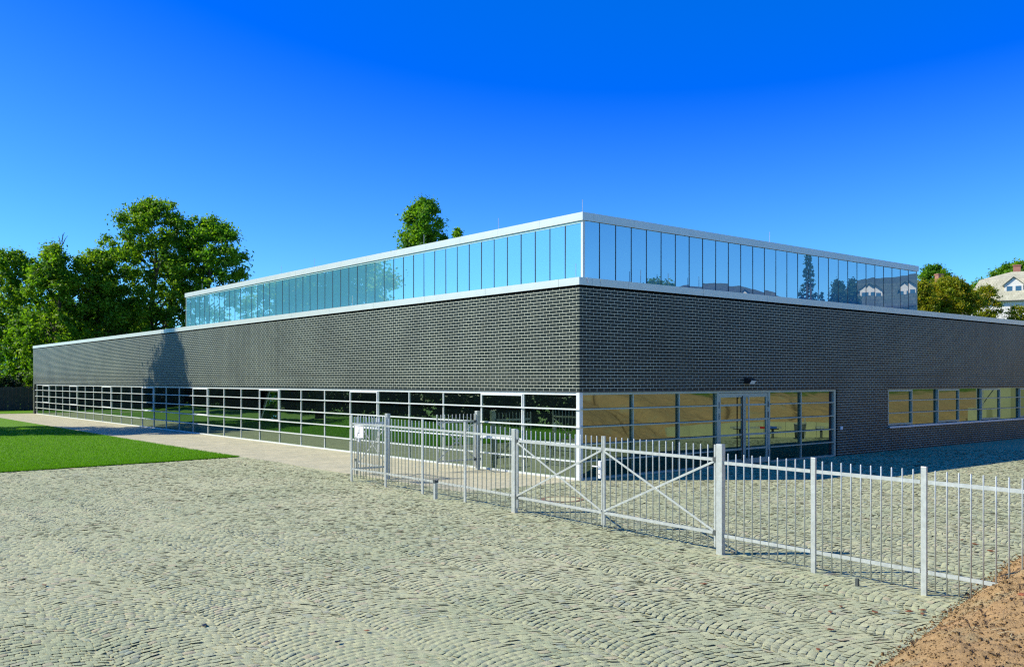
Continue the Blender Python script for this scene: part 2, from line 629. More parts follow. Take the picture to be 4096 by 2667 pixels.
# ---- cobbles laid in segmental arcs, each stone real geometry
def cobbles():
    rng = np.random.default_rng(5)
    W = 1.22
    HALF = rad(34)
    R = W / (2 * math.sin(HALF))
    ks = np.arange(-30, 16)
    rh = .092
    nst = 13
    js = np.arange(-int(16 / rh), int(14 / rh))
    k, j, i = np.meshgrid(ks, js, np.arange(nst + 1), indexing='ij')
    k, j, i = k.ravel(), j.ravel(), i.ravel()
    h = ((k * 73856093) ^ (j * 19349663)) & 0xffff
    off = (j % 2) * .5 + (h / 65535.0 - .5) * .35
    th0 = (i - off) / nst * 2 * HALF - HALF
    jit = rng.uniform(-.16, .16, (len(k))) * (2 * HALF / nst)
    th1 = th0 + 2 * HALF / nst
    th0, th1 = th0 + jit, th1 + np.roll(jit, -1)
    lim = HALF
    def seam(kk):
        hh = ((kk * 83492791) ^ (j * 2971215073)) & 0xffff
        return (hh / 65535.0 - .5) * .12
    th0 = np.maximum(th0, -lim + seam(k))
    th1 = np.minimum(th1, lim + seam(k + 1))
    good = (th1 - th0) > .03
    k, j, th0, th1 = k[good], j[good], th0[good], th1[good]
    phase = ((k * 2654435761) % 97) / 97.0
    xc = k * W + W * .53
    y0 = (j + phase) * rh
    tm = (th0 + th1) / 2
    px, py = xc + R * np.sin(tm), y0 + R * (np.cos(tm) - .9)
    dx, dy = px - CAM[0], py - CAM[1]
    z = dx * FWD[0] + dy * FWD[1]
    l = dx * RGT[0] + dy * RGT[1]
    vis = (z > 3.5) & (z < 33) & (np.abs(l) < .57 * z + 2.5) & in_paving(px, py)
    # keep clear of the manhole
    vis &= (px + 2.74) ** 2 + (py + 2.35) ** 2 > .47 ** 2
    xc, y0, th0, th1 = xc[vis], y0[vis], th0[vis], th1[vis]
    n = len(xc)
    g = .0055
    ga = .0028 / R
    yl, yh = y0 + g, y0 + rh - g + rng.uniform(-.004, .002, n)
    t0, t1 = th0 + ga, th1 - ga
    P = lambda t, y: np.stack([xc + R * np.sin(t), y + R * (np.cos(t) - .9)], -1)
    A, B, Cc, D = P(t0, yl), P(t1, yl), P(t1, yh), P(t0, yh)
    for q in (A, B, Cc, D):
        q += rng.uniform(-.006, .006, (n, 2))
    par = np.array([0, .13, .87, 1.0])
    S, T = np.meshgrid(par, par, indexing='ij')
    S, T = S.ravel(), T.ravel()
    V = (A[:, None] * ((1 - S) * (1 - T))[None, :, None] + B[:, None] * (S * (1 - T))[None, :, None]
         + Cc[:, None] * (S * T)[None, :, None] + D[:, None] * ((1 - S) * T)[None, :, None])
    edge = ((S == 0) | (S == 1)).astype(float) + ((T == 0) | (T == 1)).astype(float)
    cen = V.mean(1, keepdims=True)
    V = cen + (V - cen) * np.where(edge == 2, .86, 1)[None, :, None]
    sed = (S == 0) | (S == 1)
    zz = np.where(edge == 0, 0, np.where(edge == 1, np.where(sed, -.005, -.0125), -.0135))[None, :] + rng.uniform(-.0028, .0028, (n, 16)) * (edge == 0)
    px2, py2 = cen[:, 0, 0], cen[:, 0, 1]
    fill = np.clip(.42 + 1.7 * fbm(px2 * .8, py2 * .8, 3, 21) + rng.normal(0, .2, n), .10, 1.25) * (1 - .58 * sstep(-11.5, -7.5, px2))
    zz = zz * fill[:, None]
    zz = zz + rng.normal(0, .0022, (n, 1)) + (S - .5)[None] * rng.normal(0, .005, (n, 1)) + (T - .5)[None] * rng.normal(0, .006, (n, 1))
    und = fbm(cen[:, 0, 0] * .45, cen[:, 0, 1] * .45, 3, 9) * .016
    zz = zz + und[:, None]
    V[..., 0] += fbm(V[..., 0] * .31, V[..., 1] * .31, 2, 61) * .5
    V[..., 1] += fbm(V[..., 0] * .33 + 40, V[..., 1] * .33, 2, 62) * .6
    V = np.concatenate([V, zz[..., None]], -1).reshape(-1, 3)
    base = np.arange(n)[:, None] * 16
    qd = []
    for a in range(3):
        for b in range(3):
            qd.append([a * 4 + b, a * 4 + 4 + b, a * 4 + 5 + b, a * 4 + b + 1])
    F = (base[:, None, :] + np.array(qd)[None]).reshape(-1, 4)
    ob = npmesh('cobblestone_paving', V, F, M['cobble'], smooth=True, kind='structure')
    print('cobbles', n)


cobbles()

# ---- soil embankment with grassy top, its foot runs into the frame at lower right


def embank_h(x, y):
    d = foot(x) - y
    crest = .88 + 1.87 * sstep(-3, 5, x) - .35 * sstep(14, 22, x)
    slope = 0.84 - .36 * sstep(-4, 4, x)
    base = .55 * sstep(.06, .3, d) * sstep(14.2, 15, x) * (1 - sstep(21, 21.6, x))
    dd = np.maximum(d, 0)
    z = base + crest * (1 - np.exp(-slope * dd / crest)) + .015 * np.maximum(dd - 5, 0)
    return z + hill(x, y), d


def embankment():
    xs = np.unique(np.concatenate([np.linspace(-70, -18, 40), np.linspace(-18, -10, 70), np.linspace(-10, -2, 260),
                                   np.linspace(-2, 2, 30), np.linspace(2, 28, 330), np.linspace(28, 34, 20), np.linspace(34, 130, 80)]))
    ds = np.concatenate([np.linspace(-.25, 2.5, 95), np.linspace(2.6, 9, 60), np.linspace(9.5, 140, 50)])
    X, D = np.meshgrid(xs, ds, indexing='ij')
    Yw = foot(X) - D
    Zw, _ = embank_h(X, Yw)
    amp = sstep(-.2, .5, D)
    n1 = fbm(X * 1.3, Yw * 1.3, 4, 3) * .28 + fbm(X * 9, Yw * 9, 4, 17) * .075
    lump = np.maximum(vnoise(X * 4.1, Yw * 4.1, 41) - .62, 0) * .12 + np.maximum(vnoise(X * 14, Yw * 14, 43) - .6, 0) * .07
    Zw = Zw + amp * (n1 + lump) - .03 * (D < 0) + np.where(D < 0.02, D * .25, 0)
    rill_shade = np.zeros_like(Zw)
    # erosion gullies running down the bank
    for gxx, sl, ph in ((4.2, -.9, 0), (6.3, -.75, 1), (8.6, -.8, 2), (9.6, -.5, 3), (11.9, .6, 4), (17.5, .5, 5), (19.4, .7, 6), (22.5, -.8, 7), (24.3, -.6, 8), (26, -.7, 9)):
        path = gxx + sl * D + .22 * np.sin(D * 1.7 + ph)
        rill_shade = np.maximum(rill_shade, np.exp(-((X - path) / .07) ** 2) * sstep(.2, .8, D) * (1 - sstep(5, 7, D)) * (vnoise(X * 3, D * 3, 5) > .22))  # mask for the painted shade along each gully
        Zw -= .15 * np.exp(-((X - path) / .10) ** 2) * sstep(.2, .8, D) * (1 - sstep(5, 8, D))
    V = np.stack([X, Yw, Zw], -1).reshape(-1, 3)
    nd = len(ds)
    ii, jj = np.meshgrid(np.arange(len(xs) - 1), np.arange(nd - 1), indexing='ij')
    q = (ii * nd + jj).ravel()
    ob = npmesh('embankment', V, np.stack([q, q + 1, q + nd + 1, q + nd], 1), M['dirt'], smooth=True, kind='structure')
    gm = sstep(1.9, 2.15, Zw - hill(X, Yw) + fbm(X * 2, Yw * 2, 3, 77) * .5 + .25 * sstep(15, 20, X)) + sstep(7, 9, D)
    at = ob.data.attributes.new('grass', 'FLOAT', 'POINT')
    at2 = ob.data.attributes.new('rill_shade', 'FLOAT', 'POINT')
    at2.data.foreach_set('value', rill_shade.astype(np.float32).ravel())
    at.data.foreach_set('value', np.clip(gm, 0, 1).astype(np.float32).ravel())
    # crumbs and clods lying on the near slope
    rng = np.random.default_rng(8)
    n = 12000
    cx = rng.uniform(-9.6, -1.8, n)
    cdist = rng.uniform(-.12, 1.9, n) ** 1.0
    cy = foot(cx) - cdist
    r = .003 + .016 * rng.random(n) ** 12 + .005 * rng.random(n)
    zt, _ = embank_h(cx, cy)
    # height of the actual surface by lookup
    xi = np.clip(np.searchsorted(xs, cx), 1, len(xs) - 1)
    di = np.clip(np.searchsorted(ds, cdist), 1, len(ds) - 1)
    tx = (cx - xs[xi - 1]) / (xs[xi] - xs[xi - 1])
    td = (cdist - ds[di - 1]) / (ds[di] - ds[di - 1])
    zt = (Zw[xi - 1, di - 1] * (1 - tx) + Zw[xi, di - 1] * tx) * (1 - td) + (Zw[xi - 1, di] * (1 - tx) + Zw[xi, di] * tx) * td
    zt = np.maximum(zt, 0)
    # deformed octa-ish blobs: 14-vertex
    base = np.array([(1, 0, 0), (-1, 0, 0), (0, 1, 0), (0, -1, 0), (0, 0, 1), (0, 0, -1)] + [(a, b, c) for a in (-.62, .62) for b in (-.62, .62) for c in (-.62, .62)], float)
    tri = []
    corners = {k: 6 + idx for idx, k in enumerate([(a, b, c) for a in (-1, 1) for b in (-1, 1) for c in (-1, 1)])}
    for ax in range(3):
        for s_ in (1, -1):
            p = ax * 2 + (0 if s_ > 0 else 1)
            o1, o2 = [a for a in range(3) if a != ax]
            ring = []
            for u, w in ((1, 1), (-1, 1), (-1, -1), (1, -1)):
                kk = [0, 0, 0]
                kk[ax] = s_
                kk[o1] = u
                kk[o2] = w
                ring.append(corners[tuple(kk)])
            for t in range(4):
                f = (p, ring[t], ring[(t + 1) % 4])
                tri.append(f)
    dirn = base[None] * (1 + rng.uniform(-.3, .3, (n, 14, 1))) * r[:, None, None] * rng.uniform(.7, 1.3, (n, 1, 3))
    V = dirn + np.stack([cx, cy, zt + r * .15], -1)[:, None]
    F = (np.arange(n)[:, None, None] * 14 + np.array(tri)[None]).reshape(-1, 3)
    npmesh('soil_clods', V.reshape(-1, 3), F, M['dirt'], kind='stuff')
    return xs, ds, Zw


EXS, EDS, EZ = embankment()


def emb_z(x, y):
    d = foot(x) - y
    a = int(np.clip(np.searchsorted(EXS, x), 1, len(EXS) - 1))
    b = int(np.clip(np.searchsorted(EDS, d), 1, len(EDS) - 1))
    return float(EZ[a, b])


# short lawn grass: real blades where they are near enough to show
def grass():
    rng = np.random.default_rng(2)
    n = 330000
    x = rng.uniform(-24, -3.74, n)
    y = lawn_y(x) - .03 + 26 * rng.random(n) ** 1.9
    dx, dy = x - CAM[0], y - CAM[1]
    z = dx * FWD[0] + dy * FWD[1]
    l = dx * RGT[0] + dy * RGT[1]
    k = np.abs(l) < .575 * z + 9
    x, y = x[k], y[k]
    n = len(x)
    a = rng.uniform(0, 2 * math.pi, n)
    h = rng.uniform(.025, .06, n)
    w = rng.uniform(.004, .008, n)
    lean = rng.normal(0, .02, (n, 2))
    p = np.stack([x, y], -1)
    e = np.stack([np.cos(a), np.sin(a)], -1) * w[:, None]
    V = np.zeros((n, 3, 3))
    V[:, 0, :2] = p - e
    V[:, 1, :2] = p + e
    V[:, 2, :2] = p + lean
    V[:, :2, 2] = .008
    V[:, 2, 2] = .012 + h
    npmesh('grass', V.reshape(-1, 3), np.arange(n * 3).reshape(-1, 3), M['blade'], kind='stuff')


grass()

# ------------------------------------------------------------------ sports hall
H = thing('sports_hall', 'long dark brick sports hall with ribbon windows and blue glass upper storey', 'building')
rnd = random.Random(4)
YE, XE = 59.0, 46.0
BB, CB, CT = 2.22, 4.88, 5.07

# brick walls
MB().box(0, .35, 0, YE, BB, CB).build('brick_wall', M['brick'], H)
MB().box(.35, XE, 0, .35, BB, CB).build('brick_wall', M['brick'], H)
MB().box(11.76, 15.05, 0, .35, -.05, BB).build('brick_wall', M['brick'], H)
MB().box(15.05, XE, 0, .35, -.05, .83).build('brick_wall', M['brick'], H)
MB().box(0, XE, YE, YE + .35, -.05, CB).box(XE, XE + .35, 0, YE + .35, -.05, CB).build('brick_wall', M['brick'], H)
# thin expansion joints
for y in (.13, 8.68, 17.23, 25.78, 34.33, 42.88, 51.43):
    MB().box(-.002, .01, y - .006, y + .006, BB + .02, CB - .01).build('expansion_joint', M['dark'], H)
for x, z0 in ((5.89, BB), (11.76, BB), (15.03, BB), (22.04, BB), (30.2, BB), (15.3, 0), (22.3, 0)):
    MB().box(x - .007, x + .007, -.002, .01, z0 + .01, (CB - .01) if z0 else .8).build('expansion_joint', M['dark'], H)
# steel angle under the brickwork
MB().box(-.004, .12, -.004, YE, BB - .03, BB - .002).build('lintel', M['steel'], H)
MB().box(.122, 11.75, -.004, .12, BB - .03, BB - .002).build('lintel', M['steel'], H)
MB().box(15.055, XE, -.004, .12, BB - .03, BB - .002).build('lintel', M['steel'], H)

# roof coping in lengths with open joints
ys = [-.03, .74, 3.8, 6.83, 9.88, 12.93, 15.98, 19.02] + [19.02 + 3.05 * i for i in range(1, 13)] + [YE + .35]
for a, b in zip(ys[:-1], ys[1:]):
    if b > a:
        MB().box(-.03, .42, a + .005, b - .005, CB, CT).build('coping', M['coping'], H)
xs_ = [.42, .71, 1.74, 4.8, 7.85, 10.86, 13.89, 16.9, 19.89, 22.89] + [22.89 + 3.03 * i for i in range(1, 8)] + [XE + .35]
for i, (a, b) in enumerate(zip(xs_[:-1], xs_[1:])):
    MB().box(a + .004, b - .004, -.03, .42, CB, CT - .0015).build('coping', M['coping'], H)
MB().box(0, YE and .4, 0, YE, CB - .05, CT - .02).box(.4, XE, 0, .4, CB - .05, CT - .021).build('coping_core', M['dark'], H)
MB().prism([(.22, 5.075), (.26, 5.085), (.29, 4.98), (.275, 4.94), (.25, 4.94), (.24, 5.0)], lambda u, w: (u, -.031, w), lambda u, w: (u, -.036, w)).build('coping_clip', M['pwhite'], H)
MB().box(.4, XE, .4, YE, 4.6, 4.72).build('roof', M['membrane'], H)

# ---- left ribbon glazing
YM = [2.2 + 1.8697 * k for k in range(31)]
RAILS = (.465, .8895, 1.3275, 1.770)
bays = [(.12, YM[0])] + list(zip(YM[:-1], YM[1:]))
OPEN = {0, 4, 8, 12, 16, 20, 24, 28}
for bi, (a, b) in enumerate(bays):
    k = bi - 1
    tilt = math.tan(rad(rnd.uniform(-.22, .22)))
    tilt2 = math.tan(rad(rnd.uniform(-.12, .12)))
    def pane(z0, z1, x=.055, lean=0.0):
        m = MB()
        vs = []
        for yy, zz in ((a + .02, z0), (b - .02, z0), (b - .02, z1), (a + .02, z1)):
            vs.append((x + (yy - (a + b) / 2) * tilt + (zz - 1.1) * tilt2 + lean * (zz - z0), yy, zz))
        m.add(vs + [(p[0] + .02, p[1], p[2]) for p in vs], [(0, 3, 2, 1), (4, 5, 6, 7), (0, 1, 5, 4), (1, 2, 6, 5), (2, 3, 7, 6), (3, 0, 4, 7)])
        return m
    if k in OPEN:
        pane(.045, .865).build('window_pane', M['gl_low'], H)
        w = .042
        m = MB()
        y0, y1, z0, z1 = a + .02, b - .02, .895, 2.125
        m.box(.004, .05, y0, y0 + w, z0, z1).box(.004, .05, y1 - w, y1, z0, z1).box(.004, .05, y0 + w, y1 - w, z0, z0 + w).box(.004, .05, y0 + w, y1 - w, z1 - w, z1)
        wi = m.build('window', M['alu'], H)
        if k == 8:
            wi['label'] = 'casement standing tilted open'
            pane(z0 + w, z1 - w, .06, .16).build('pane', M['gl_low'], wi)
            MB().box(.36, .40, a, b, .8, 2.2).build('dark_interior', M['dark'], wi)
        else:
            pane(z0 + w * .6, z1 - w * .6, .032).build('pane', M['gl_low'], wi)
    else:
        pane(.045, 2.15).build('window_pane', M['gl_low'], H)
for y in YM:
    MB().box(.028, .075, y - .018, y + .018, .04, 2.13).build('mullion', M['alu'], H)
for z in RAILS:
    MB().box(-.04, .027, -.04, YM[-1] + .28, z - .016, z + .016).build('rail', M['alu'], H)
MB().box(.02, .13, .12, YM[-1] + .06, 2.125, BB - .032).build('head_frame', M['alu'], H)
MB().box(.0, .13, .12, YM[-1] + .06, -.01, .045).build('base_rail', M['alu'], H)
MB().box(0, .118, 0, .118, -.01, BB - .032).build('corner_post', M['alu'], H)
MB().box(.13, .4, YM[-1] + .06, YE, 0, BB).build('end_panel', M['brick'], H)

# ---- entrance glazing on the shaded side
XM = [2.0, 3.85, 5.56]
XM2 = [7.98, 9.75]
def rpane(a, b, z0, z1, y=.11, name='window_pane', par=H):
    t1, t2 = math.tan(rad(rnd.uniform(-.12, .12))), math.tan(rad(rnd.uniform(-.08, .08)))
    vs = [(xx, y + (xx - (a + b) / 2) * t1 + (zz - 1.1) * t2, zz) for xx, zz in ((a, z0), (b, z0), (b, z1), (a, z1))]
    m = MB().add(vs + [(p[0], p[1] + .02, p[2]) for p in vs], [(0, 1, 2, 3), (7, 6, 5, 4), (4, 5, 1, 0), (5, 6, 2, 1), (6, 7, 3, 2), (7, 4, 0, 3)])
    return m.build(name, M['gl_right'], par)
for a, b in ((.12, 2.0), (2.0, 3.85), (3.85, 5.56), (7.98, 9.75), (9.75, 11.45)):
    rpane(a + .02, b - .02, .04, 2.15)
for x in (2.0, 3.85, 9.75):
    MB().box(x - .02, x + .02, .045, .10, .04, 2.13).build('mullion', M['alub'], H)
for x in (5.53, 8.01):
    MB().box(x - .05, x + .05, .03, .14, 0, 2.13).build('mullion', M['alub'], H)
MB().box(11.58, 11.70, .02, .14, 0, 2.13).build('mullion', M['alub'], H)
MB().box(11.45, 11.58, .10, .14, 0.05, 2.12).build('reveal', M['dark'], H)
MB().box(11.70, 11.76, .14, .35, 0, BB).build('reveal', M['dark'], H)
for z in RAILS:
    MB().box(-.055, .034, -.055, -.053, z - .02, z + .02) if False else None
    MB().box(.036, 5.48, -.03, .048, z - .017, z + .017).build('rail', M['alub'], H)
    MB().box(8.06, 11.58, -.005, .048, z - .017, z + .017).build('rail', M['alub'], H)
MB().box(.118, 11.70, .02, .14, 2.13, BB - .032).build('head_frame', M['alub'], H)
MB().box(.118, 5.48, .0, .14, -.01, .04).box(8.06, 11.58, 0, .14, -.01, .04).build('base_rail', M['alub'], H)
for s, (a, b) in ((1, (5.585, 6.765)), (-1, (6.775, 7.955))):
    w = .085
    m = MB().box(a, a + w, .045, .10, .02, 2.12).box(b - w, b, .045, .10, .02, 2.12).box(a + w, b - w, .045, .10, 2.0, 2.12).box(a + w, b - w, .045, .10, .02, .17)
    for z in RAILS:
        m.box(a + w, b - w, .05, .095, z - .028, z + .028)
    d = m.build('door', M['alub'], H)
    hx = b - .14 if s > 0 else a + .14
    if s > 0:
        hx = b - .16
    MB().tube([(hx, -.02, .12), (hx, -.02, 2.04)], .019, 10).tube([(hx, .05, .18), (hx, -.02, .18)], .01, 6).tube([(hx, .05, 1.98), (hx, -.02, 1.98)], .01, 6).build('handle', M['galv'] if s < 0 else M['black'], d)
    rpane(a + w, b - w, .17, 2.0, .075, 'pane', d)
    ex = a - .012 if s > 0 else b + .012
    for zz in (.3, 1.45, 1.78):
        MB().tube([(ex, .03, zz - .09), (ex, .03, zz + .09)], .014, 8).build('hinge', M['steel'], d)
# window band further right
wx = 15.06
seq = []
while wx < XE - 1:
    seq += [(wx, wx + 1.78, True), (wx + 1.78, wx + 3.72, False)]
    wx += 3.72
for a, b, op in seq:
    b = min(b, XE)
    if op:
        w = .06
        m = MB().box(a + .02, a + .02 + w, .02, .1, .9, 2.16).box(b - w, b, .02, .1, .9, 2.16).box(a + .02 + w, b - w, .02, .1, .9, .9 + w).box(a + .02 + w, b - w, .02, .1, 2.16 - w, 2.16)
        wi = m.build('window', M['alub'], H)
        rpane(a + .06, b - .04, .94, 2.12, .075, 'pane', wi)
    else:
        rpane(a + .02, b - .02, .88, 2.17)
        MB().box(b - .025, b + .012, .045, .10, .87, 2.17).build('mullion', M['alub'], H)
for z in (1.3275, 1.77):
    MB().box(15.06, XE, -.005, .035, z - .017, z + .017).build('rail', M['alub'], H)
MB().box(15.06, XE, .03, .14, 2.17, BB - .032).build('head_frame', M['alub'], H)
MB().box(15.06, XE, -.07, .14, .835, .87).box(15.06, XE, -.07, -.06, .80, .835).build('window_sill', M['alu'], H)
# lamp and call box
LP = [(-.002, 2.56), (-.14, 2.56), (-.25, 2.505), (-.165, 2.385), (-.002, 2.42)]
lm = MB().prism(LP, lambda u, w: (6.72, u, w), lambda u, w: (6.98, u, w)).build('wall_lamp', M['black'], H)
MB().prism([(-.243, 2.488), (-.176, 2.393), (-.180, 2.390), (-.247, 2.485)], lambda u, w: (6.735, u, w), lambda u, w: (6.965, u, w)).build('lens', M['lens'], lm)
MB().box(11.93, 12.05, -.03, -.002, .86, .97).build('call_box', M['pwhite'], H)

# ---- upper storey
BX, BY, BZ0, BZ1, BTOP = .5, .4, 4.72, 6.585, 6.80
NL, PL = 47, 28.2 / 47
def upane_left(a, b):
    t1, t2 = math.tan(rad(rnd.uniform(-.35, .35))), math.tan(rad(rnd.uniform(-.2, .2)))
    vs = [(BX + (yy - (a + b) / 2) * t1 + (zz - 5.7) * t2, yy, zz) for yy, zz in ((a, BZ0), (b, BZ0), (b, BZ1), (a, BZ1))]
    return MB().add(vs + [(p[0] + .02, p[1], p[2]) for p in vs], [(0, 3, 2, 1), (4, 5, 6, 7), (0, 1, 5, 4), (1, 2, 6, 5), (2, 3, 7, 6), (3, 0, 4, 7)])
def upane_right(a, b):
    t1, t2 = math.tan(rad(rnd.uniform(-.25, .25))), math.tan(rad(rnd.uniform(-.15, .15)))
    vs = [(xx, BY + (xx - (a + b) / 2) * t1 + (zz - 5.7) * t2, zz) for xx, zz in ((a, BZ0), (b, BZ0), (b, BZ1), (a, BZ1))]
    return MB().add(vs + [(p[0], p[1] + .02, p[2]) for p in vs], [(0, 1, 2, 3), (7, 6, 5, 4), (4, 5, 1, 0), (5, 6, 2, 1), (6, 7, 3, 2), (7, 4, 0, 3)])
for i in range(NL):
    a = BY + .06 + PL * i
    upane_left(a + .014, a + PL - .014).build('upper_pane', M['gl_up'], H)
    if i:
        MB().box(BX - .006, BX + .03, a - .015, a + .015, BZ0, BZ1).build('upper_mullion', M['dark'], H)
YB1 = BY + .06 + PL * NL
xr = [BX + .06, 1.1] + [1.1 + .599 * i for i in range(1, 29)]
for i in range(len(xr) - 1):
    upane_right(xr[i] + .012, xr[i + 1] - .012).build('upper_pane', M['gl_up'], H)
    if i:
        MB().box(xr[i] - .013, xr[i] + .013, BY - .006, BY + .03, BZ0, BZ1).build('upper_mullion', M['dark'], H)
XB1 = xr[-1]
MB().box(BX - .01, BX + .06, BY - .01, BY + .06, BZ0, BZ1).build('upper_corner_post', M['alu'], H)
MB().box(XB1, XB1 + .06, BY - .008, BY + .06, BZ0, BZ1).build('upper_corner_post', M['alub'], H)
MB().box(BX - .008, BX + .06, YB1, YB1 + .06, BZ0, BZ1).build('upper_corner_post', M['alub'], H)
MB().box(BX - .012, BX - .002, BY + .06, YB1, BZ1 - .05, BZ1).build('upper_head_strip', M['head'], H)
MB().box(BX + .05, XB1 + .05, YB1 + .03, YB1 + .06, BZ0, BZ1).box(XB1 + .03, XB1 + .06, BY + .06, YB1 + .03, BZ0, BZ1).build('upper_back_wall', M['alub'], H)
yy = [BY - .05, 2.02, 3.83] + [3.83 + 1.824 * i for i in range(1, 14)] + [YB1 + .1]
for a, b in zip(yy[:-1], yy[1:]):
    MB().box(BX - .05, BX + .35, a + .003, b - .003, BZ1 + .008, BTOP).build('upper_coping', M['coping'], H)
xx = [BX + .352, 1.14, 2.36] + [2.36 + 1.825 * i for i in range(1, 9)] + [XB1 + .1]
for a, b in zip(xx[:-1], xx[1:]):
    MB().box(a + .002, b - .002, BY - .05, BY + .35, BZ1 + .008, BTOP - .0015).build('upper_coping', M['coping'], H)
MB().box(BX + .1, XB1 + .06, BY + .1, YB1 + .06, BTOP - .15, BTOP - .05).build('upper_roof', M['membrane'], H)
for x, y in ((.7, .62), (.7, 4.11), (.7, 7.96), (.7, 15.5), (.7, 18.4), (.7, 27.1), (8.85, .6)):
    MB().tube([(x, y, BTOP - .1), (x, y, BTOP + .38)], .007, 6).build('lightning_rod', M['galv'], H)
for x, y in ((.2, .34), (.2, 11.67), (2.45, .2), (3.56, .2), (4.88, .2), (10.97, .2)):
    MB().tube([(x, y, CT - .1), (x, y, CT + .38)], .008, 6).build('lightning_rod', M['galv'], H)

# ------------------------------------------------------------------ fence and gates
def lerp(a, b, t):
    return (a[0] + (b[0] - a[0]) * t, a[1] + (b[1] - a[1]) * t)


def fence_post(root, p, h, ax, w=.07, d=.03, name='post'):
    u = Vector((ax[0], ax[1], 0)).normalized()
    n = Vector((-u.y, u.x, 0))
    m = MB()
    c = Vector((p[0], p[1], 0))
    vs = [c + u * (sx * w / 2) + n * (sy * d / 2) + Vector((0, 0, z)) for z in (-.05, h) for sx, sy in ((-1, -1), (1, -1), (1, 1), (-1, 1))]
    m.add(vs, [(0, 3, 2, 1), (4, 5, 6, 7), (0, 1, 5, 4), (1, 2, 6, 5), (2, 3, 7, 6), (3, 0, 4, 7)])
    return m.build(name, M['galv'], root, bevel=.004)


def bar_mesh(root, x, y, z0, z1, r=.0095):
    MB().tube([(x, y, z0), (x, y, z1 - .008), (x, y, z1)], [r, r, r * .55], 8).build('bar', M['galv'], root, smooth=True)


def fence_panel(root, a, b, nb, off=.05, zl=.27, zu=1.315, zt=1.455, z0=.055):
    L = math.dist(a, b)
    ta, tb = off / L, 1 - off / L
    pa, pb = lerp(a, b, ta), lerp(a, b, tb)
    for z in (zl, zu):
        r = MB().bar((pa[0], pa[1], z), (pb[0], pb[1], z), .012, .045).build('rail', M['galv'], root)
        m = MB()
        n = Vector((-(b[1] - a[1]), b[0] - a[0], 0)).normalized()
        for t in (.03, .075, .925, .97):
            q = lerp(pa, pb, t)
            c = Vector((q[0], q[1], z))
            m.tube([c + n * .005, c + n * .013, c + n * .015], [.010, .010, .005], 8)
        m.build('bolts', M['galv'], r)
    for i in range(nb):
        q = lerp(pa, pb, (i + .62) / (nb + .24))
        bar_mesh(root, q[0], q[1], z0, zt)


GL, GR = (-4.72, -3.174), (-5.076, -8.264)
# fence run right of the double gate
pr = [GR, (-5.168, -9.825), (-5.275, -11.341), (-5.385, -12.86)]
FR = thing('metal_fence', 'galvanised railing fence running from the double gate into the dirt mound', 'fence', (GR[0], GR[1], 0))
ax = (0.07, 1)
fence_post(FR, GR, 1.58, ax, .11, .075, 'gate_post')
for p in pr[1:]:
    fence_post(FR, p, 1.495, ax)
for a, b in zip(pr[:-1], pr[1:]):
    fence_panel(FR, a, b, 10)
# fence run left of the double gate, with its short return
pl = [GL, (-4.57, -1.395), (-4.49, .291), (-4.434, 1.928), (-4.458, 3.485)]
PA, PB = (-3.478, 3.391), (-.24, 3.883)
FL = thing('metal_fence', 'galvanised railing fence left of the double gate carrying the wheelchair sign', 'fence', (GL[0], GL[1], 0))
fence_post(FL, GL, 1.58, ax, .11, .075, 'gate_post')
for p in pl[1:]:
    fence_post(FL, p, 1.64, ax)
for a, b in zip(pl[:-1], pl[1:]):
    fence_panel(FL, a, b, 10, .05, .31, 1.425, 1.60, .10)
fence_panel(FL, pl[-1], PA, 7, .05, .31, 1.425, 1.60, .10)
fence_post(FL, PA, 1.655, (1, .15), .10, .10, 'gate_post')
WP = thing('gate_post', 'thick galvanised gate post standing against the long glazed wall', 'post', (PB[0], PB[1], 0))
fence_post(WP, PB, 1.64, (1, .15), .12, .10, 'shaft')
MB().box(-.236, -.13, 3.86, 3.91, .25, .33).build('bracket', M['galv'], WP)


def gate_leaf(label, hinge, end, nb, lock, bolt=False, group='gate leaves in the railing fence', side=1):
    """local frame: hinge at origin, leaf along +x"""
    L = math.dist(hinge, end)
    rz = math.atan2(end[1] - hinge[1], end[0] - hinge[0])
    g = thing('gate_leaf', label, 'gate', (hinge[0], hinge[1], 0), rz, group, local=True)
    a, b = .10, L - .02
    zt, zb = 1.355, .295
    for z in (zb, zt):
        MB().bar((a, 0, z), (b, 0, z), .03, .045).build('rail', M['galv'], g)
    for x in (a, b):
        MB().bar((x, 0, .09), (x, 0, 1.57), .03, .03, (1, 0, 0)).build('stile', M['galv'], g)
    for i in range(nb):
        x = a + (b - a) * (i + 1) / (nb + 1)
        bar_mesh(g, x, 0, .09, 1.565)
    MB().bar((a + .01, side * .022, zt - .03), (b - .01, side * .022, zb + .03), .008, .032).build('brace', M['galv'], g)
    MB().bar((a + .01, side * .030, zb + .03), (b - .01, side * .030, zt - .03), .008, .032).build('brace', M['galv'], g)
    for z in (zb, zt):
        MB().box(a - .06, a + .03, -.028, .028, z - .03, z + .035).tube([(-.02, 0, z), (.06, 0, z)], .012, 8).tube([(.035, 0, z - .045), (.035, 0, z + .05)], .016, 8).build('hinge', M['steel'], g)
    if lock:
        lk = MB().box(b - .075, b - .012, -.035, .035, .86, 1.15).build('lock', M['pwhite'], g, bevel=.004)
        for s in (1, -1):
            MB().tube([(b - .04, s * .03, 1.06), (b - .04, s * .075, 1.06), (b - .17, s * .08, 1.06)], .011, 8).build('handle', M['pwhite'], lk)
            MB().tube([(b - .045, s * .034, .93), (b - .045, s * .042, .93)], .013, 8).build('keyhole', M['black'], lk)
    if bolt:
        MB().tube([(b - .01, .035, .03), (b - .01, .035, .62), (b - .01, .06, .64), (b - .01, .06, .56)], .009, 8).build('drop_bolt', M['galv'], g)
    return g


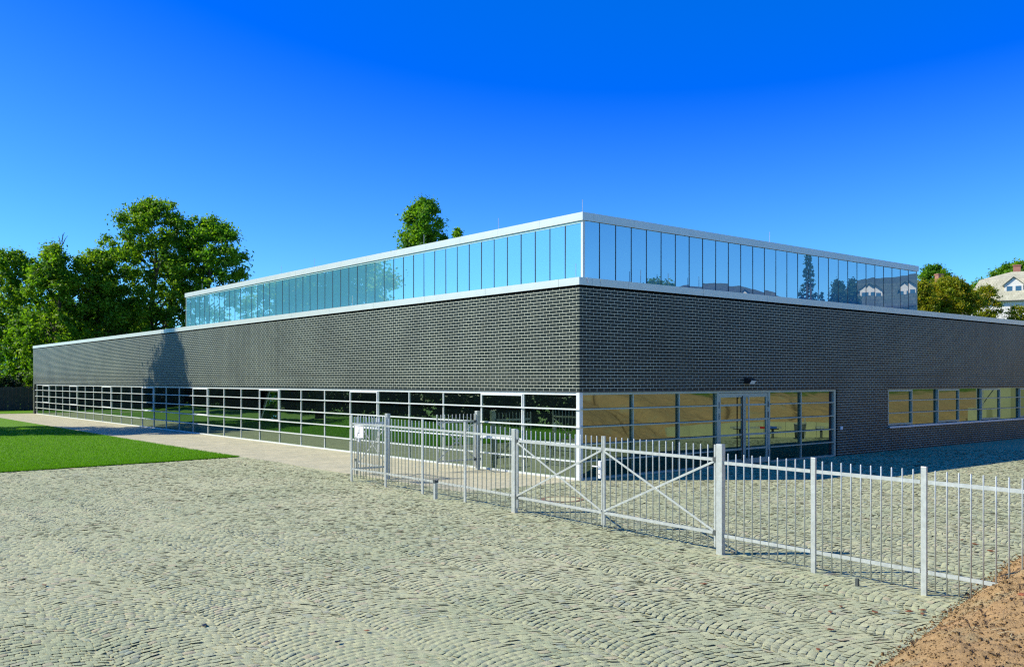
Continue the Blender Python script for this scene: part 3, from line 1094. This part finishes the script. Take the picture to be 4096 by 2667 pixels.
mid = lerp(GL, GR, .5)
gate_leaf('galvanised cross-braced gate leaf with the lock plate, left half of the wide gate', GL, lerp(GL, GR, .499), 16, True, True, side=-1)
gate_leaf('galvanised cross-braced gate leaf hinged on the thick post in front of the entrance', GR, lerp(GL, GR, .501), 16, False, side=1)
gate_leaf('small gate leaf swung open behind the wheelchair sign', PA, (-3.448, 4.927), 9, True, side=-1)
gate_leaf('small gate leaf closed beside the glazed wall', PB, (-1.642, 3.87), 9, False, True, side=1)

# gate stops in the cobbles
def stop(p, label, h=.36):
    s = thing('gate_stop', label, 'gate stop', (p[0], p[1], 0), rad(4), 'short steel gate stops', local=True)
    MB().box(-.035, .035, -.03, .03, -.02, h).build('stub_post', M['galv'], s, bevel=.004)
    MB().prism([(-.045, h - .02), (.05, h - .02), (.055, h + .07), (.01, h + .03), (-.045, h + .05)], lambda u, w: (u, -.036, w), lambda u, w: (u, .036, w)).build('catch', M['steel'], s)
stop((-4.777, -.627), 'stubby steel gate stop on the cobbles in front of the fence')
stop((-3.43, 5.03), 'steel gate stop behind the wheelchair sign, at the swung gate')
pg = MB().box(-.018, .018, -.018, .018, -.02, .09).build('peg', M['steel'], loc=(-5.447, -10.598, 0))
tag(pg, 'small dark peg in the cobbles before the right fence', 'peg')

# wheelchair sign on the first bay of the left fence
u = Vector((pl[3][0] - pl[4][0], pl[3][1] - pl[4][1], 0)).normalized()
sp = lerp(pl[4], pl[3], .26)
SG = thing('wheelchair_sign', 'small square white sign with black wheelchair symbol on the fence', 'sign', (sp[0] - .03, sp[1], 1.245), math.atan2(u.y, u.x), local=True)
def rrect(w, h, r, n=5):
    pts = []
    for cx, cy, a0 in ((w - r, h - r, 0), (-w + r, h - r, 90), (-w + r, -h + r, 180), (w - r, -h + r, 270)):
        for i in range(n + 1):
            t = rad(a0 + 90 * i / n)
            pts.append((cx + r * math.cos(t), cy + r * math.sin(t)))
    return pts
# local: +x along fence towards the viewer's right, -y towards outside (the viewer)
o2 = lambda y: (lambda a, b: (a, y, b))
MB().prism(rrect(.215, .162, .03), o2(.004), o2(0)).build('sign_plate', M['signw'], SG)
m = MB()
outer, inner = rrect(.205, .152, .026), rrect(.192, .139, .02)
nn = len(outer)
m.add([(p[0], -.0015, p[1]) for p in outer] + [(p[0], -.0015, p[1]) for p in inner], [(i, (i + 1) % nn, nn + (i + 1) % nn, nn + i) for i in range(nn)])
m.build('border', M['black'], SG)
m = MB()
def disc(cx, cz, r0, r1, a0=0, a1=360, n=28):
    k = n + 1
    vs = []
    for i in range(k):
        t = rad(a0 + (a1 - a0) * i / n)
        vs += [(cx + r0 * math.cos(t), -.0018, cz + r0 * math.sin(t)), (cx + r1 * math.cos(t), -.0018, cz + r1 * math.sin(t))]
    m.add(vs, [(2 * i, 2 * i + 1, 2 * i + 3, 2 * i + 2) for i in range(n)])
disc(.005, .128, 0, .019)
disc(.018, -.092, .040, .048, -170, 110)
def stroke(p, q, w):
    d = Vector((q[0] - p[0], q[1] - p[1]))
    nrm = Vector((-d.y, d.x)).normalized() * w / 2
    m.add([(p[0] - nrm.x, -.0017, p[1] - nrm.y), (q[0] - nrm.x, -.0017, q[1] - nrm.y), (q[0] + nrm.x, -.0017, q[1] + nrm.y), (p[0] + nrm.x, -.0017, p[1] + nrm.y)], [(0, 1, 2, 3)])
stroke((.008, .10), (.008, -.03), .022)
stroke((.008, .03), (-.05, .028), .012)
stroke((.018, -.035), (-.05, -.035), .022)
stroke((-.045, -.03), (-.062, -.13), .020)
stroke((-.055, -.128), (-.085, -.128), .012)
m.v = [(x * 1.05, y, z * .82) for x, y, z in m.v]
m.build('wheelchair_symbol', M['black'], SG)
MB().box(-.05, .05, .004, .02, .11, .15).box(-.05, .05, .004, .02, -.15, -.11).build('clip', M['galv'], SG)

# manhole
MH = thing('manhole_cover', 'round rusty manhole cover set in the paving behind the gate', 'manhole cover', (-2.74, -2.35, 0))
MB().tube([(-2.74, -2.35, -.02), (-2.74, -2.35, .002)], .36, 32).build('lid', M['concrete'], MH)
m = MB()
ring = [(math.cos(2 * math.pi * i / 32), math.sin(2 * math.pi * i / 32)) for i in range(32)]
m.add([(-2.74 + .37 * a, -2.35 + .37 * b, .004) for a, b in ring] + [(-2.74 + .45 * a, -2.35 + .45 * b, .004) for a, b in ring] + [(-2.74 + .45 * a, -2.35 + .45 * b, -.03) for a, b in ring],
      [(i, (i + 1) % 32, 32 + (i + 1) % 32, 32 + i)[::-1] for i in range(32)] + [(32 + i, 32 + (i + 1) % 32, 64 + (i + 1) % 32, 64 + i)[::-1] for i in range(32)])
m.build('frame_ring', M['rust'], MH)

# ------------------------------------------------------------------ fallen leaves, straw
def leaf(p, label, size, rz, mat_, group, z=0, curl=1.0):
    m = MB()
    n = 6
    vs, fs = [], []
    for i in range(n + 1):
        t = i / n
        w = .42 * math.sin(math.pi * min(1, t * .96 + .02)) ** .8
        zc = curl * (.25 * (t - .5) ** 2 * 2 + .02)
        for s_ in (-1, 0, 1):
            vs.append(((t - .5) * size, s_ * w * size * (1 - .35 * curl), (zc + abs(s_) * .28 * curl * w * (1 + .5 * math.sin(5 * t))) * size + .004))
    for i in range(n):
        for k in range(2):
            fs.append((i * 3 + k, i * 3 + k + 3, i * 3 + k + 4, i * 3 + k + 1))
    m.add(vs, fs)
    ob = m.build('fallen_leaf', mat_, loc=(p[0], p[1], z), smooth=True)
    ob.rotation_euler = (0, 0, rz)
    sl = ob.modifiers.new('thick', 'SOLIDIFY')
    sl.thickness = .002
    return tag(ob, label, 'leaf', group)


g1 = 'fallen leaves on the cobbles'
for i, p in enumerate([(-6.86, -9.39), (-6.88, -11.11), (-6.57, -11.05), (-6.52, -11.42), (-6.22, -11.64), (-6.04, -11.7), (-6.2, -11.78), (-7.5, -11.49), (-8.2, -11.79), (-5.78, -10.38)]):
    leaf(p, 'small dry brown leaf on the cobbles between the fence and the dirt mound', rnd.uniform(.06, .10), rnd.uniform(0, 6), M['dleaf'], g1, .006)
for p in [(-1.3, -9.98), (-1.56, -10.29), (-1.94, -10.68)]:
    leaf(p, 'dry brown leaf on the cobbles inside the fence', rnd.uniform(.09, .12), rnd.uniform(0, 6), M['dleaf'], g1, .006, 1.2)
leaf((-12.26, -7.34), 'black curled leaf alone on the cobbles at lower left', .08, 1.0, M['black'], g1, .004, .5)
leaf((-13.09, -4.33), 'tiny dark leaf on the cobbles near the left frame edge', .07, 2.0, M['dleaf'], g1, .006)
leaf((-11.51, -8.75), 'small black leaf on the foreground cobbles at bottom centre', .08, .4, M['black'], g1, .006)
leaf((-11.1, -8.59), 'red-brown leaf on the foreground cobbles at bottom centre', .06, 2.4, M['dleaf'], g1, .006)
# big orange leaf on the mound
lx, ly = -6.75, -13.0
leaf((lx, ly), 'large orange dry leaf lying on the dirt mound', .17, .5, M['oleaf'], None, emb_z(lx, ly) + .01, .8)
rng = np.random.default_rng(12)
m = MB()
for i in range(34):
    x = rng.uniform(-8.6, -4.6)
    y = float(foot(x)) - rng.uniform(.05, 1.2)
    a = rng.uniform(0, math.pi)
    L = rng.uniform(.04, .13)
    z0, z1 = emb_z(x, y) + .012, emb_z(x + L * math.cos(a), y + L * math.sin(a)) + .016
    m.tube([(x, y, z0), (x + L * .5 * math.cos(a + .1), y + L * .5 * math.sin(a + .1), (z0 + z1) / 2 + .01), (x + L * math.cos(a), y + L * math.sin(a), z1)], .0022, 5)
so = m.build('straw', M['straw'])
so['kind'] = 'stuff'
m = MB()
for i in range(46):
    x = rng.uniform(-8.6, -3.8)
    y = float(foot(x)) - rng.uniform(-.08, 1.0)
    z0 = max(emb_z(x, y), 0)
    for k in range(4):
        a, L = rng.uniform(0, 6.28), rng.uniform(.03, .12)
        m.tube([(x, y, z0), (x + L * .3 * math.cos(a), y + L * .3 * math.sin(a), z0 + L * .6), (x + L * .75 * math.cos(a), y + L * .75 * math.sin(a), z0 + L * .75)], [.0022, .0017, .0008], 4)
so = m.build('dry_weeds', M['wood'])
so['kind'] = 'stuff'

# ------------------------------------------------------------------ trees
def leaf_cloud(rng, C, R, per, size, up=.35, squash=.8):
    """leaf quads scattered in clumps; C (n,3) centres, R (n,) radii"""
    n = len(C)
    cnt = np.maximum((per * (R / R.mean()) ** 2).astype(int), 8)
    idx = np.repeat(np.arange(n), cnt)
    m = len(idx)
    d = rng.normal(size=(m, 3))
    d /= np.linalg.norm(d, axis=1, keepdims=True)
    rr = np.minimum(np.abs(rng.normal(0, .62, m)), 1.5)
    off = d * (rr * R[idx])[:, None] * np.array([1, 1, squash])
    p = C[idx] + off
    nrm = rng.normal(size=(m, 3)) * .8 + d * .7 + np.array([0, 0, up])
    nrm /= np.linalg.norm(nrm, axis=1, keepdims=True)
    t = np.cross(nrm, rng.normal(size=(m, 3)))
    t /= np.linalg.norm(t, axis=1, keepdims=True)
    b = np.cross(nrm, t)
    s = size * rng.uniform(.6, 1.35, (m, 1))
    V = np.stack([p - t * s * .62, p + b * s * .36 - nrm * s * .06, p + t * s * .62, p - b * s * .36 - nrm * s * .06], 1)
    cl = rng.random(n)[idx]
    return V.reshape(-1, 3), np.arange(m * 4).reshape(-1, 4), np.repeat(cl, 4)


def crown_obj(parent, rng, C, R, per, size, m, squash=.8, name='crown'):
    V, F, cl = leaf_cloud(rng, C, R, per, size, squash=squash)
    ob = npmesh(name, V, F, m, parent)
    at = ob.data.attributes.new('clump', 'FLOAT', 'POINT')
    at.data.foreach_set('value', cl.astype(np.float32))
    return ob


def tree(label, loc, h, w, m, seed, base=.2, shape='round', nclump=90, per=170, size=.30, group='trees', rclump=None, name='tree', hollow=.18, trunk=True, lean=0):
    rng = np.random.default_rng(seed)
    T = thing(name, label, 'tree', loc, 0, group, local=True)
    nclump = int(nclump * 3.1)
    rclump = (rclump or h * .06) * .72
    per = int(per * .8)
    size = size * .72
    t = rng.random(nclump)
    ang = rng.uniform(0, 2 * math.pi, nclump)
    if shape == 'round':
        prof = np.clip(np.sin(np.pi * (t * .80 + .17)), 0, 1) ** .55
    elif shape == 'peak':
        prof = np.clip((1 - t) * 1.25, 0, 1) ** .65 * np.clip(t * 6 + .45, 0, 1)
    elif shape == 'cone':
        t = t ** 1.5
        prof = (1 - t) ** .9
    else:
        prof = np.clip(np.sin(np.pi * (t * .9 + .07)), 0, 1) ** .4
    env = 1 + .13 * np.sin(ang * 3 + seed) + .10 * np.sin(ang * 5 + 2 * seed + t * 9)
    rho = np.sqrt(rng.uniform(hollow ** 2, 1, nclump)) * w / 2 * prof * env
    rc = (rclump or h * .06) * rng.uniform(.6, 1.35, nclump)
    C = np.stack([rho * np.cos(ang), rho * np.sin(ang), h * base + (h - h * base - rc * .6) * t], -1)
    C[:, 0] += lean * t
    if shape == 'cone':
        rc = rc * (1.1 - .75 * t)
    crown_obj(T, rng, C, rc, per, size, m)
    if trunk:
        mb = MB()
        r0 = h * .017
        top = h * .9
        pts = [(0, 0, -.3), (.02 * h * .3, 0, h * .2), (-.01 * h, .01 * h, h * .45), (.01 * h, 0, h * .7), (lean * .8, 0, top)]
        mb.tube(pts, [r0 * 1.25, r0, r0 * .75, r0 * .45, r0 * .12], 10)
        order = rng.permutation(nclump)[:int(min(nclump, 34))]
        for i in order:
            c = C[i]
            zb = max(h * base * .8, c[2] - np.hypot(c[0], c[1]) * rng.uniform(.5, 1.1))
            f = min(zb / top, .95)
            p0 = np.array([0, 0, zb])
            md = p0 * .45 + c * .55 + rng.normal(0, h * .012, 3) + np.array([0, 0, -.02 * h])
            rb = r0 * (1 - f) * .5 + .03
            mb.tube([p0, md, c], [rb, rb * .6, rb * .25], 6, False)
        mb.build('trunk', M['bark'], T, smooth=True)
    return T


def at_px(px, z):
    r = FWD + (px - 2048) / 3651.5 * RGT
    p = CAM + z * r
    return (float(p[0]), float(p[1]), float(hill(np.array(p[0]), 0)))


G1 = 'trees beyond the left end of the hall'
tree('tallest broad tree behind the left end of the hall', at_px(615, 84), 19.3, 10.6, M['leaf_a'], 11, .12, 'round', 150, 210, .30, G1, .98)
tree('tall round tree overlapping the tallest tree on its right, above the hall roof', at_px(832, 84), 17.6, 9.0, M['leaf_b'], 12, .12, 'round', 110, 200, .30, G1, .95)
tree('slender tree in the dip left of the tallest tree', at_px(395, 80), 14.0, 5.6, M['leaf_a'], 13, .1, 'round', 75, 190, .30, G1, .85)
tree('bushy tree second from the left frame edge, bare twig at its top', at_px(235, 78), 14.1, 6.6, M['leaf_a'], 14, .12, 'round', 85, 200, .30, G1, .9)
tree('bright green tree at the left frame edge with pale trunk beside the hall', at_px(45, 87), 15.0, 8.0, M['leaf_a'], 15, .16, 'round', 100, 200, .27, G1, .85)
tree('low bushy tree at the corner of the hall, in front of the brown boards', at_px(130, 84), 9.0, 5.0, M['leaf_b'], 16, .05, 'round', 60, 180, .28, G1, .9)
tree('dark understorey tree below the tallest tree', at_px(520, 92), 11, 9.5, M['leaf_b'], 17, .05, 'round', 90, 180, .32, G1, 1.0)
tree('spreading low tree right of the tall pair, ending at the glass storey', at_px(925, 92), 11.6, 6.0, M['leaf_b'], 18, .05, 'round', 80, 190, .3, G1, .9)
tree('dark low tree behind the two leftmost trees', at_px(300, 94), 10.5, 10, M['leaf_b'], 19, .03, 'round', 90, 180, .34, G1, 1.1)
G2 = 'trees showing above the roof of the hall'
c = at_px(1692, 105)
tree('upright tree rising above the middle of the glass storey', (c[0], c[1], 0), 23.4, 5.6, M['leaf_b'], 21, .3, 'col', 105, 190, .36, G2, 1.0)
c = at_px(1830, 108)
tree('small treetop just right of the upright tree above the roof', (c[0], c[1], 0), 20.6, 2.0, M['leaf_b'], 22, .5, 'peak', 30, 170, .36, G2, .7)
c = at_px(1590, 108)
tree('tiny treetop peeping over the roof left of the upright tree', (c[0], c[1], 0), 15.6, 3.4, M['leaf_b'], 23, .5, 'round', 26, 170, .36, G2, .7)
# dead twig on the second tree
c = at_px(245, 78)
T = bpy.data.objects.get('tree.003')
m = MB()
for dx, dz, L in ((0, 0, 1.7), (.25, .9, .8), (-.2, 1.0, .6), (.1, 1.3, .7)):
    m.tube([(dx * .3 + .2, 0, 13.3 + dz * .8), (dx + .25, 0, 13.3 + dz + L * .5), (dx * 1.6 + .3, 0, 13.3 + dz * .9 + L)], [.05, .03, .012], 5)
m.build('bare_twig', M['bark'], T)
# broad tree outside the frame whose shadow lies on the brick wall and lawn, and its neighbours mirrored in the glazing
G3 = 'trees across the lawn facing the hall'
tree('tree across the lawn casting its shadow on the brick wall', (-13.2, 38.8, 0), 18.6, 9.4, M['leaf_a'], 31, .2, 'peak', 130, 220, .30, G3, .95)
for i, (x, y, hh, ww, lab) in enumerate(((-19.3, 57.5, 11.6, 6.5, 'pointed tree mirrored at the middle of the glass storey'), (-18.9, 77, 17, 9, 'tall tree mirrored at the far end of the glass storey'),
                                         (-25, 70, 15, 9, 'second tall tree mirrored at the far end of the glass storey'), (-30, 42, 6.5, 7, 'low tree mirrored in the lower glazing behind the hedge'),
                                         (-31, 26, 6, 7, 'low spreading tree mirrored in the glazing near the corner'))):
    tree(lab, (x, y, 0), hh, ww, M['leaf_b'], 40 + i, .12, 'peak' if i == 0 else 'round', 80, 150, .34, G3, 1.0)

# hedges
def hedge(name, label, x0, x1, y0, y1, h, seed, n=520):
    rng = np.random.default_rng(seed)
    Hd = thing(name, label, 'hedge', ((x0 + x1) / 2, (y0 + y1) / 2, 0))
    C = np.stack([rng.uniform(x0, x1, n), rng.uniform(y0, y1, n), rng.uniform(.2, h - .2, n)], -1) - np.array([(x0 + x1) / 2, (y0 + y1) / 2, 0])
    crown_obj(Hd, rng, C, rng.uniform(.4, .75, n), 60, .22, M['hedge'], name='foliage')
    m = MB()
    for i in range(14):
        x, y = rng.uniform(x0, x1), rng.uniform(y0, y1)
        m.tube([(x, y, -.05), (x + .1, y, h * .7)], [.04, .02], 6)
    m.build('stems', M['bark'], Hd)
hedge('hedge', 'dark hedge along the far side of the lawn', -19.5, -17, 9, 84, 3.0, 51, 1400)
hedge('hedge', 'dark hedge closing the lawn beyond the far path', -14, 8, 69, 72, 3.2, 52, 560)

# board fence and pale house glimpsed at the far left
BF = thing('board_fence', 'brown board fence in the shade behind the hall corner', 'fence', (-3, 67.4, 0))
m = MB()
for i in range(60):
    x = -14 + i * .30
    m.box(x + .008, x + .292, 67.38, 67.41, .05, 1.95 + .03 * math.sin(i * 2.1))
m.build('boards', M['wood'], BF)
for i in range(7):
    MB().box(-14 + i * 3 - .05, -14 + i * 3 + .05, 67.42, 67.52, -.05, 1.9).build('post', M['wood'], BF)


# ------------------------------------------------------------------ houses
def house(name, label, loc, rz, L, Wd, he, hr, wall, roof, wins, chim, dormers=(), hip=0.0, pent=True, group=None, lowz=-2):
    """local: x along the front (front faces -y), he eaves height, hr ridge height"""
    B = thing(name, label, 'house', loc, rz, group, local=True)
    MB().box(-L / 2, L / 2, -Wd / 2, Wd / 2, lowz, he).build('wall', wall, B)
    o = .35
    k = hip * L / 2
    e = [(-L / 2 - o, -Wd / 2 - o, he), (L / 2 + o, -Wd / 2 - o, he), (L / 2 + o, Wd / 2 + o, he), (-L / 2 - o, Wd / 2 + o, he)]
    if pent:      # mansard: steep lower slope, flat upper slope
        zm, ins = he + (hr - he) * .72, Wd * .16
        mdl = [(-L / 2 + ins * .9, -Wd / 2 + ins, zm), (L / 2 - ins * .9, -Wd / 2 + ins, zm), (L / 2 - ins * .9, Wd / 2 - ins, zm), (-L / 2 + ins * .9, Wd / 2 - ins, zm)]
        r = [(-L / 2 + ins + k + .6, 0, hr), (L / 2 - ins - k - .6, 0, hr)]
        vs = e + mdl + r
        fs = [(0, 1, 5, 4), (1, 2, 6, 5), (2, 3, 7, 6), (3, 0, 4, 7), (4, 5, 9, 8), (6, 7, 8, 9), (5, 6, 9), (7, 4, 8), (3, 2, 1, 0)]
    else:
        r = [(-L / 2 - o + k, 0, hr), (L / 2 + o - k, 0, hr)]
        vs = e + r
        fs = [(0, 1, 5, 4), (2, 3, 4, 5), (1, 2, 5), (3, 0, 4), (3, 2, 1, 0)]
    rf = MB().add(vs, fs).build('roof', roof, B)
    MB().box(-L / 2 - o - .04, L / 2 + o + .04, -Wd / 2 - o - .1, -Wd / 2 - o, he - .12, he + .02).build('gutter', M['steel'], B)
    for x, y, zt, w in chim:
        ch = MB().box(x - w / 2, x + w / 2, y - w / 2, y + w / 2, he, zt).box(x - w / 2 - .08, x + w / 2 + .08, y - w / 2 - .08, y + w / 2 + .08, zt, zt + .15).build('chimney', M['redbrick'] if w < 1 else wall, B)
    for x, z, w, h in wins:
        fr = MB().box(x - w / 2 - .09, x + w / 2 + .09, -Wd / 2 - .05, -Wd / 2 + .02, z - .09, z + h + .09).build('window', M['pwhite'], B)
        MB().box(x - w / 2, x - .04, -Wd / 2 - .062, -Wd / 2 - .052, z, z + h).box(x + .04, x + w / 2, -Wd / 2 - .062, -Wd / 2 - .052, z, z + h).build('pane', M['win'], fr)
    for x, z, w, h in dormers:
        yf = -Wd / 2 + .5
        d = MB().box(x - w / 2, x + w / 2, yf, yf + 2.4, z, z + h)
        d.prism([(-w / 2 - .2, z + h), (w / 2 + .2, z + h), (0, z + h + w * .48)], lambda a, b: (x + a, yf + .02, b), lambda a, b: (x + a, yf + 2.6, b))
        dm = d.build('dormer', M['white'], B)
        MB().bar((x - w / 2 - .25, yf - .15, z + h - .03), (x - w / 2 - .25, yf - .15, z + h), .02, .02)
        m = MB()
        for s_ in (-1, 1):
            a, bq = (x + s_ * (w / 2 + .25), z + h - .04), (x, z + h + w * .48 + .06)
            m.add([(a[0], yf - .18, a[1]), (bq[0], yf - .18, bq[1]), (bq[0], yf + 2.7, bq[1]), (a[0], yf + 2.7, a[1]),
                   (a[0], yf - .18, a[1] + .08), (bq[0], yf - .18, bq[1] + .08), (bq[0], yf + 2.7, bq[1] + .08), (a[0], yf + 2.7, a[1] + .08)],
                  [(0, 3, 2, 1), (4, 5, 6, 7), (0, 1, 5, 4), (1, 2, 6, 5), (2, 3, 7, 6), (3, 0, 4, 7)])
        m.build('dormer_roof', M['slate'], dm)
        for s_ in (-1, 1):
            MB().box(x + s_ * w * .24 - w * .15, x + s_ * w * .24 + w * .15, yf - .03, yf - .004, z + .15, z + h - .1).build('dormer_pane', M['win'], dm)
    return B


CAMANG = -YAW  # houses seen square on face the camera
# right background: white house with pale mansard roof
c = at_px(4150, 130)
hz = c[2]
house('house', 'white house with pale grey mansard roof and dormer beyond the hall roof', (c[0], c[1], hz), CAMANG - rad(32), 17, 10, 13.6 - hz, 18.1 - hz,
      M['white'], M['tile'], [(-5.6, 9.7 - hz, 1.1, 1.9), (-1.4, 9.7 - hz, 1.1, 1.9), (2.4, 9.7 - hz, 1.1, 1.9), (6, 9.7 - hz, 1.1, 1.9), (-5.6, 6.5 - hz + 2, .5, .5)],
      [(-2.6, 1.0, 19.0 - hz, .95)], [(-2.7, 14.2 - hz, 2.3, 1.55)], hip=.35, lowz=-3)
c = at_px(3700, 140)
hz = c[2]
house('house', 'dark slate-roofed house with red chimney half hidden by the brown tree', (c[0], c[1], hz), CAMANG + rad(12), 13, 9, 14.2 - hz, 17.4 - hz, M['cream'], M['slate'],
      [(-3, 10.6 - hz, 1, 1.6)], [(2.0, -.6, 18.6 - hz, .85)], hip=0, pent=False, lowz=-3)
G4 = 'trees beyond the right end of the hall'
def rt(label, px, z, ytop, wpx, m, seed, shape='round', nc=90, per=170, size=.3, base=.2, rc=None):
    p = at_px(px, z)
    top = (1520.4 - ytop) * z / 3651.5 + CAMZ
    return tree(label, p, top - p[2], wpx * z / 3651.5, m, seed, base, shape, nc, per, size, G4, rc)
rt('large tree with leaves turning brown above the hall roof', 3795, 112, 1108, 215, M['leaf_c'], 61, 'round', 130, 200, .30, .15, .85)
rt('smaller brown-green tree left of the large brown tree', 3685, 110, 1118, 120, M['leaf_c'], 62, 'round', 70, 190, .28, .15, .8)
rt('bright green treetop behind the dark slate roof', 3735, 165, 1058, 150, M['leaf_b'], 63, 'round', 70, 170, .45, .3, 1.0)
rt('green tree between the brown tree and the white house', 3935, 150, 1120, 120, M['leaf_b'], 64, 'round', 60, 180, .42, .2, 1.0)
rt('broad dark green tree behind the white house', 4085, 172, 1043, 330, M['leaf_b'], 65, 'round', 120, 190, .5, .25, 1.35)
rt('thin sparse tree with dark branches before the white house', 3950, 116, 1135, 110, M['leaf_c'], 66, 'round', 40, 60, .26, .3, .75)
rt('sparse bush before the white house at the right frame edge', 4070, 116, 1215, 90, M['leaf_c'], 67, 'round', 30, 45, .26, .3, .75)
# pale house behind the left trees
house('house', 'pale house glimpsed between the trees at far left', at_px(120, 118)[:2] + (0,), CAMANG, 16, 9, 7.5, 11, M['cream'], M['slate'], [(-4, 4.5, 1.1, 1.5), (0, 4.5, 1.1, 1.5), (4, 4.5, 1.1, 1.5)], [(3, 0, 12, .8)], hip=0, pent=False)

# ------------------------------------------------------------------ things that stand across the yard and show as mirror images in the panes
def zb(x, y):
    return float(embank_h(np.array(x), np.array(y))[0])


RW = thing('retaining_wall', 'low curved pale concrete wall at the foot of the dirt bank', 'wall', (17, -8.5, 0))
pts = np.array([(14.6, -9.55), (15.6, -9.25), (16.8, -8.75), (17.8, -8.2), (18.6, -7.6), (19.4, -6.85), (20.2, -5.9), (20.9, -4.9), (21.3, -4.0)])
hs = [.44, .5, .58, .63, .64, .64, .63, .6, .6]
for i in range(len(pts) - 1):
    a, b = pts[i], pts[i + 1]
    d = (b - a) / np.linalg.norm(b - a)
    n = np.array([d[1], -d[0]]) * .28
    a2, b2 = a + d * .006, b - d * .006
    vs = [(*a2, -.05), (*b2, -.05), (*(b2 + n), -.05), (*(a2 + n), -.05), (*a2, hs[i]), (*b2, hs[i + 1]), (*(b2 + n), hs[i + 1]), (*(a2 + n), hs[i])]
    MB().add(vs, [(0, 3, 2, 1), (4, 5, 6, 7), (0, 1, 5, 4), (1, 2, 6, 5), (2, 3, 7, 6), (3, 0, 4, 7)]).build('segment', M['concrete'], RW)


def bench(label, p, ang, L):
    B = thing('bench', label, 'bench', (p[0], p[1], 0), ang, 'benches before the concrete wall', local=True)
    w = L / 10
    cols = ['galv', 'galv', 'concrete', 'galv', 'galv', 'red', 'yellow', 'blue', 'blue', 'galv']
    for i, cname in enumerate(cols):
        MB().box(-L / 2 + i * w + .004, -L / 2 + (i + 1) * w - .004, -.22, .22, .42, .50).build('seat_slab', M[cname], B)
    for s in (-1, 1):
        MB().tube([(s * L * .36, 0, -.02), (s * L * .36, 0, .42)], .055, 10).box(s * L * .36 - .22, s * L * .36 + .22, -.16, .16, .38, .418).build('leg', M['steel'], B)
bench('long steel bench with red, yellow and blue seat panels', (17.4, -7.05), rad(28), 2.3)
bench('shorter bench near the end of the curved wall', (19.75, -4.7), rad(50), 1.6)
LB = thing('litter_bin', 'cylindrical steel litter bin beside the long bench', 'bin', (18.55, -5.6, 0), 0, None, True)
MB().tube([(0, 0, .05), (0, 0, .62)], [.19, .23], 18).build('barrel', M['steel'], LB, smooth=True)
MB().tube([(0, 0, .62), (0, 0, .66)], [.24, .24], 18).build('rim', M['galv'], LB)
MB().tube([(.0, .2, -.02), (.0, .2, .9)], .025, 8).build('stand', M['galv'], LB)
SW = thing('stair_wall', 'tall pale concrete stair wall with steel railing beyond the curved wall', 'wall', (31, -3.5, 0))
MB().box(34, 40, -4.8, -3.3, -.05, 2.9).build('wall_block', M['concrete'], SW)
MB().box(31.9, 32.6, -4.5, -3.7, -.05, 1.1).build('pedestal', M['concrete'], SW)
m = MB()
for i in range(7):
    m.tube([(31.95 + i * .1, -4.1, 1.1), (31.95 + i * .1, -4.1, 2.3)], .015, 6)
m.bar((31.9, -4.1, 2.2), (34.0, -4.1, 2.2), .03, .04)
m.build('railing', M['galv'], SW)

# houses and conifers on the rise across the yard, mirrored in the glass storey
hz = 0
house('house', 'grey-roofed villa with gables across the yard, mirrored in the upper glass', (52, -36, 2.3), rad(229), 12, 9, 5.0, 9.0, M['cream'], M['slate'], [(-3, 3, 1, 1.5), (0, 3, 1, 1.5), (3, 3, 1, 1.5)], [], [(-2.5, 5.8, 2, 1.4), (2.6, 5.8, 2, 1.4)], hip=.3, pent=True)
house('house', 'second grey-roofed villa mirrored in the upper glass', (67, -44, 3.0), rad(229), 11, 9, 5.0, 9.2, M['cream'], M['slate'], [(-3, 3, 1, 1.5), (0, 3, 1, 1.5), (3, 3, 1, 1.5)], [], [(-2.5, 5.8, 2, 1.4)], hip=.2, pent=True)
house('house', 'long cream house with tall slate roof mirrored at the right end of the upper glass', (57, -16.5, 2.2), rad(250), 17, 9, 6.0, 8.8, M['cream'], M['slate'], [(-6, 2.6, 1, 1.5), (-2, 2.6, 1, 1.5), (2, 2.6, 1, 1.5), (6, 2.6, 1, 1.5)], [(-5, 1, 9.3, .5)], [(5.2, 6.4, 1.1, .9), (2.6, 6.4, 1.1, .9), (-3, 6.3, 1.3, 1.3), (-6, 6.3, 1.3, 1.3)], hip=.1, pent=True)
G5 = 'conifers across the yard mirrored in the upper glass'
for i, (x, y, hh, ww, lab) in enumerate(((37.4, -16.7, 8.6, 2.6, 'tallest spruce mirrored in the upper glass'), (39.8, -17.2, 6.4, 1.8, 'narrow spruce beside the tallest spruce'),
                                         (38.8, -15.4, 7.0, 2.4, 'dense cypress mirrored right of the spruces'), (41.5, -16, 7.4, 2.4, 'bushy cypress mirrored before the long house'),
                                         (43.2, -16.4, 6.2, 2.0, 'small cypress mirrored at the edge of the long house'), (36.6, -19.5, 5.0, 1.6, 'little spruce left of the tallest spruce'))):
    tree(lab, (x, y, zb(x, y) - .1), hh, ww, M['leaf_d'], 80 + i, .06, 'cone' if i in (0, 1, 5) else 'peak', 70, 120, .16, G5, .34, name='conifer')
for i, (x, y, hh, ww, lab) in enumerate(((47, -38, 9, 7, 'leafy tree mirrored behind the gabled villa'), (52, -36.5, 8.5, 6, 'leafy tree mirrored between the two villas'))):
    tree(lab, (x, y, zb(x, y) - .2), hh, ww, M['leaf_b'], 90 + i, .15, 'round', 60, 120, .35, G5.replace('conifers', 'leafy trees'), .8)

for o in bpy.data.objects:
    if '_local' in o.keys():
        del o['_local']
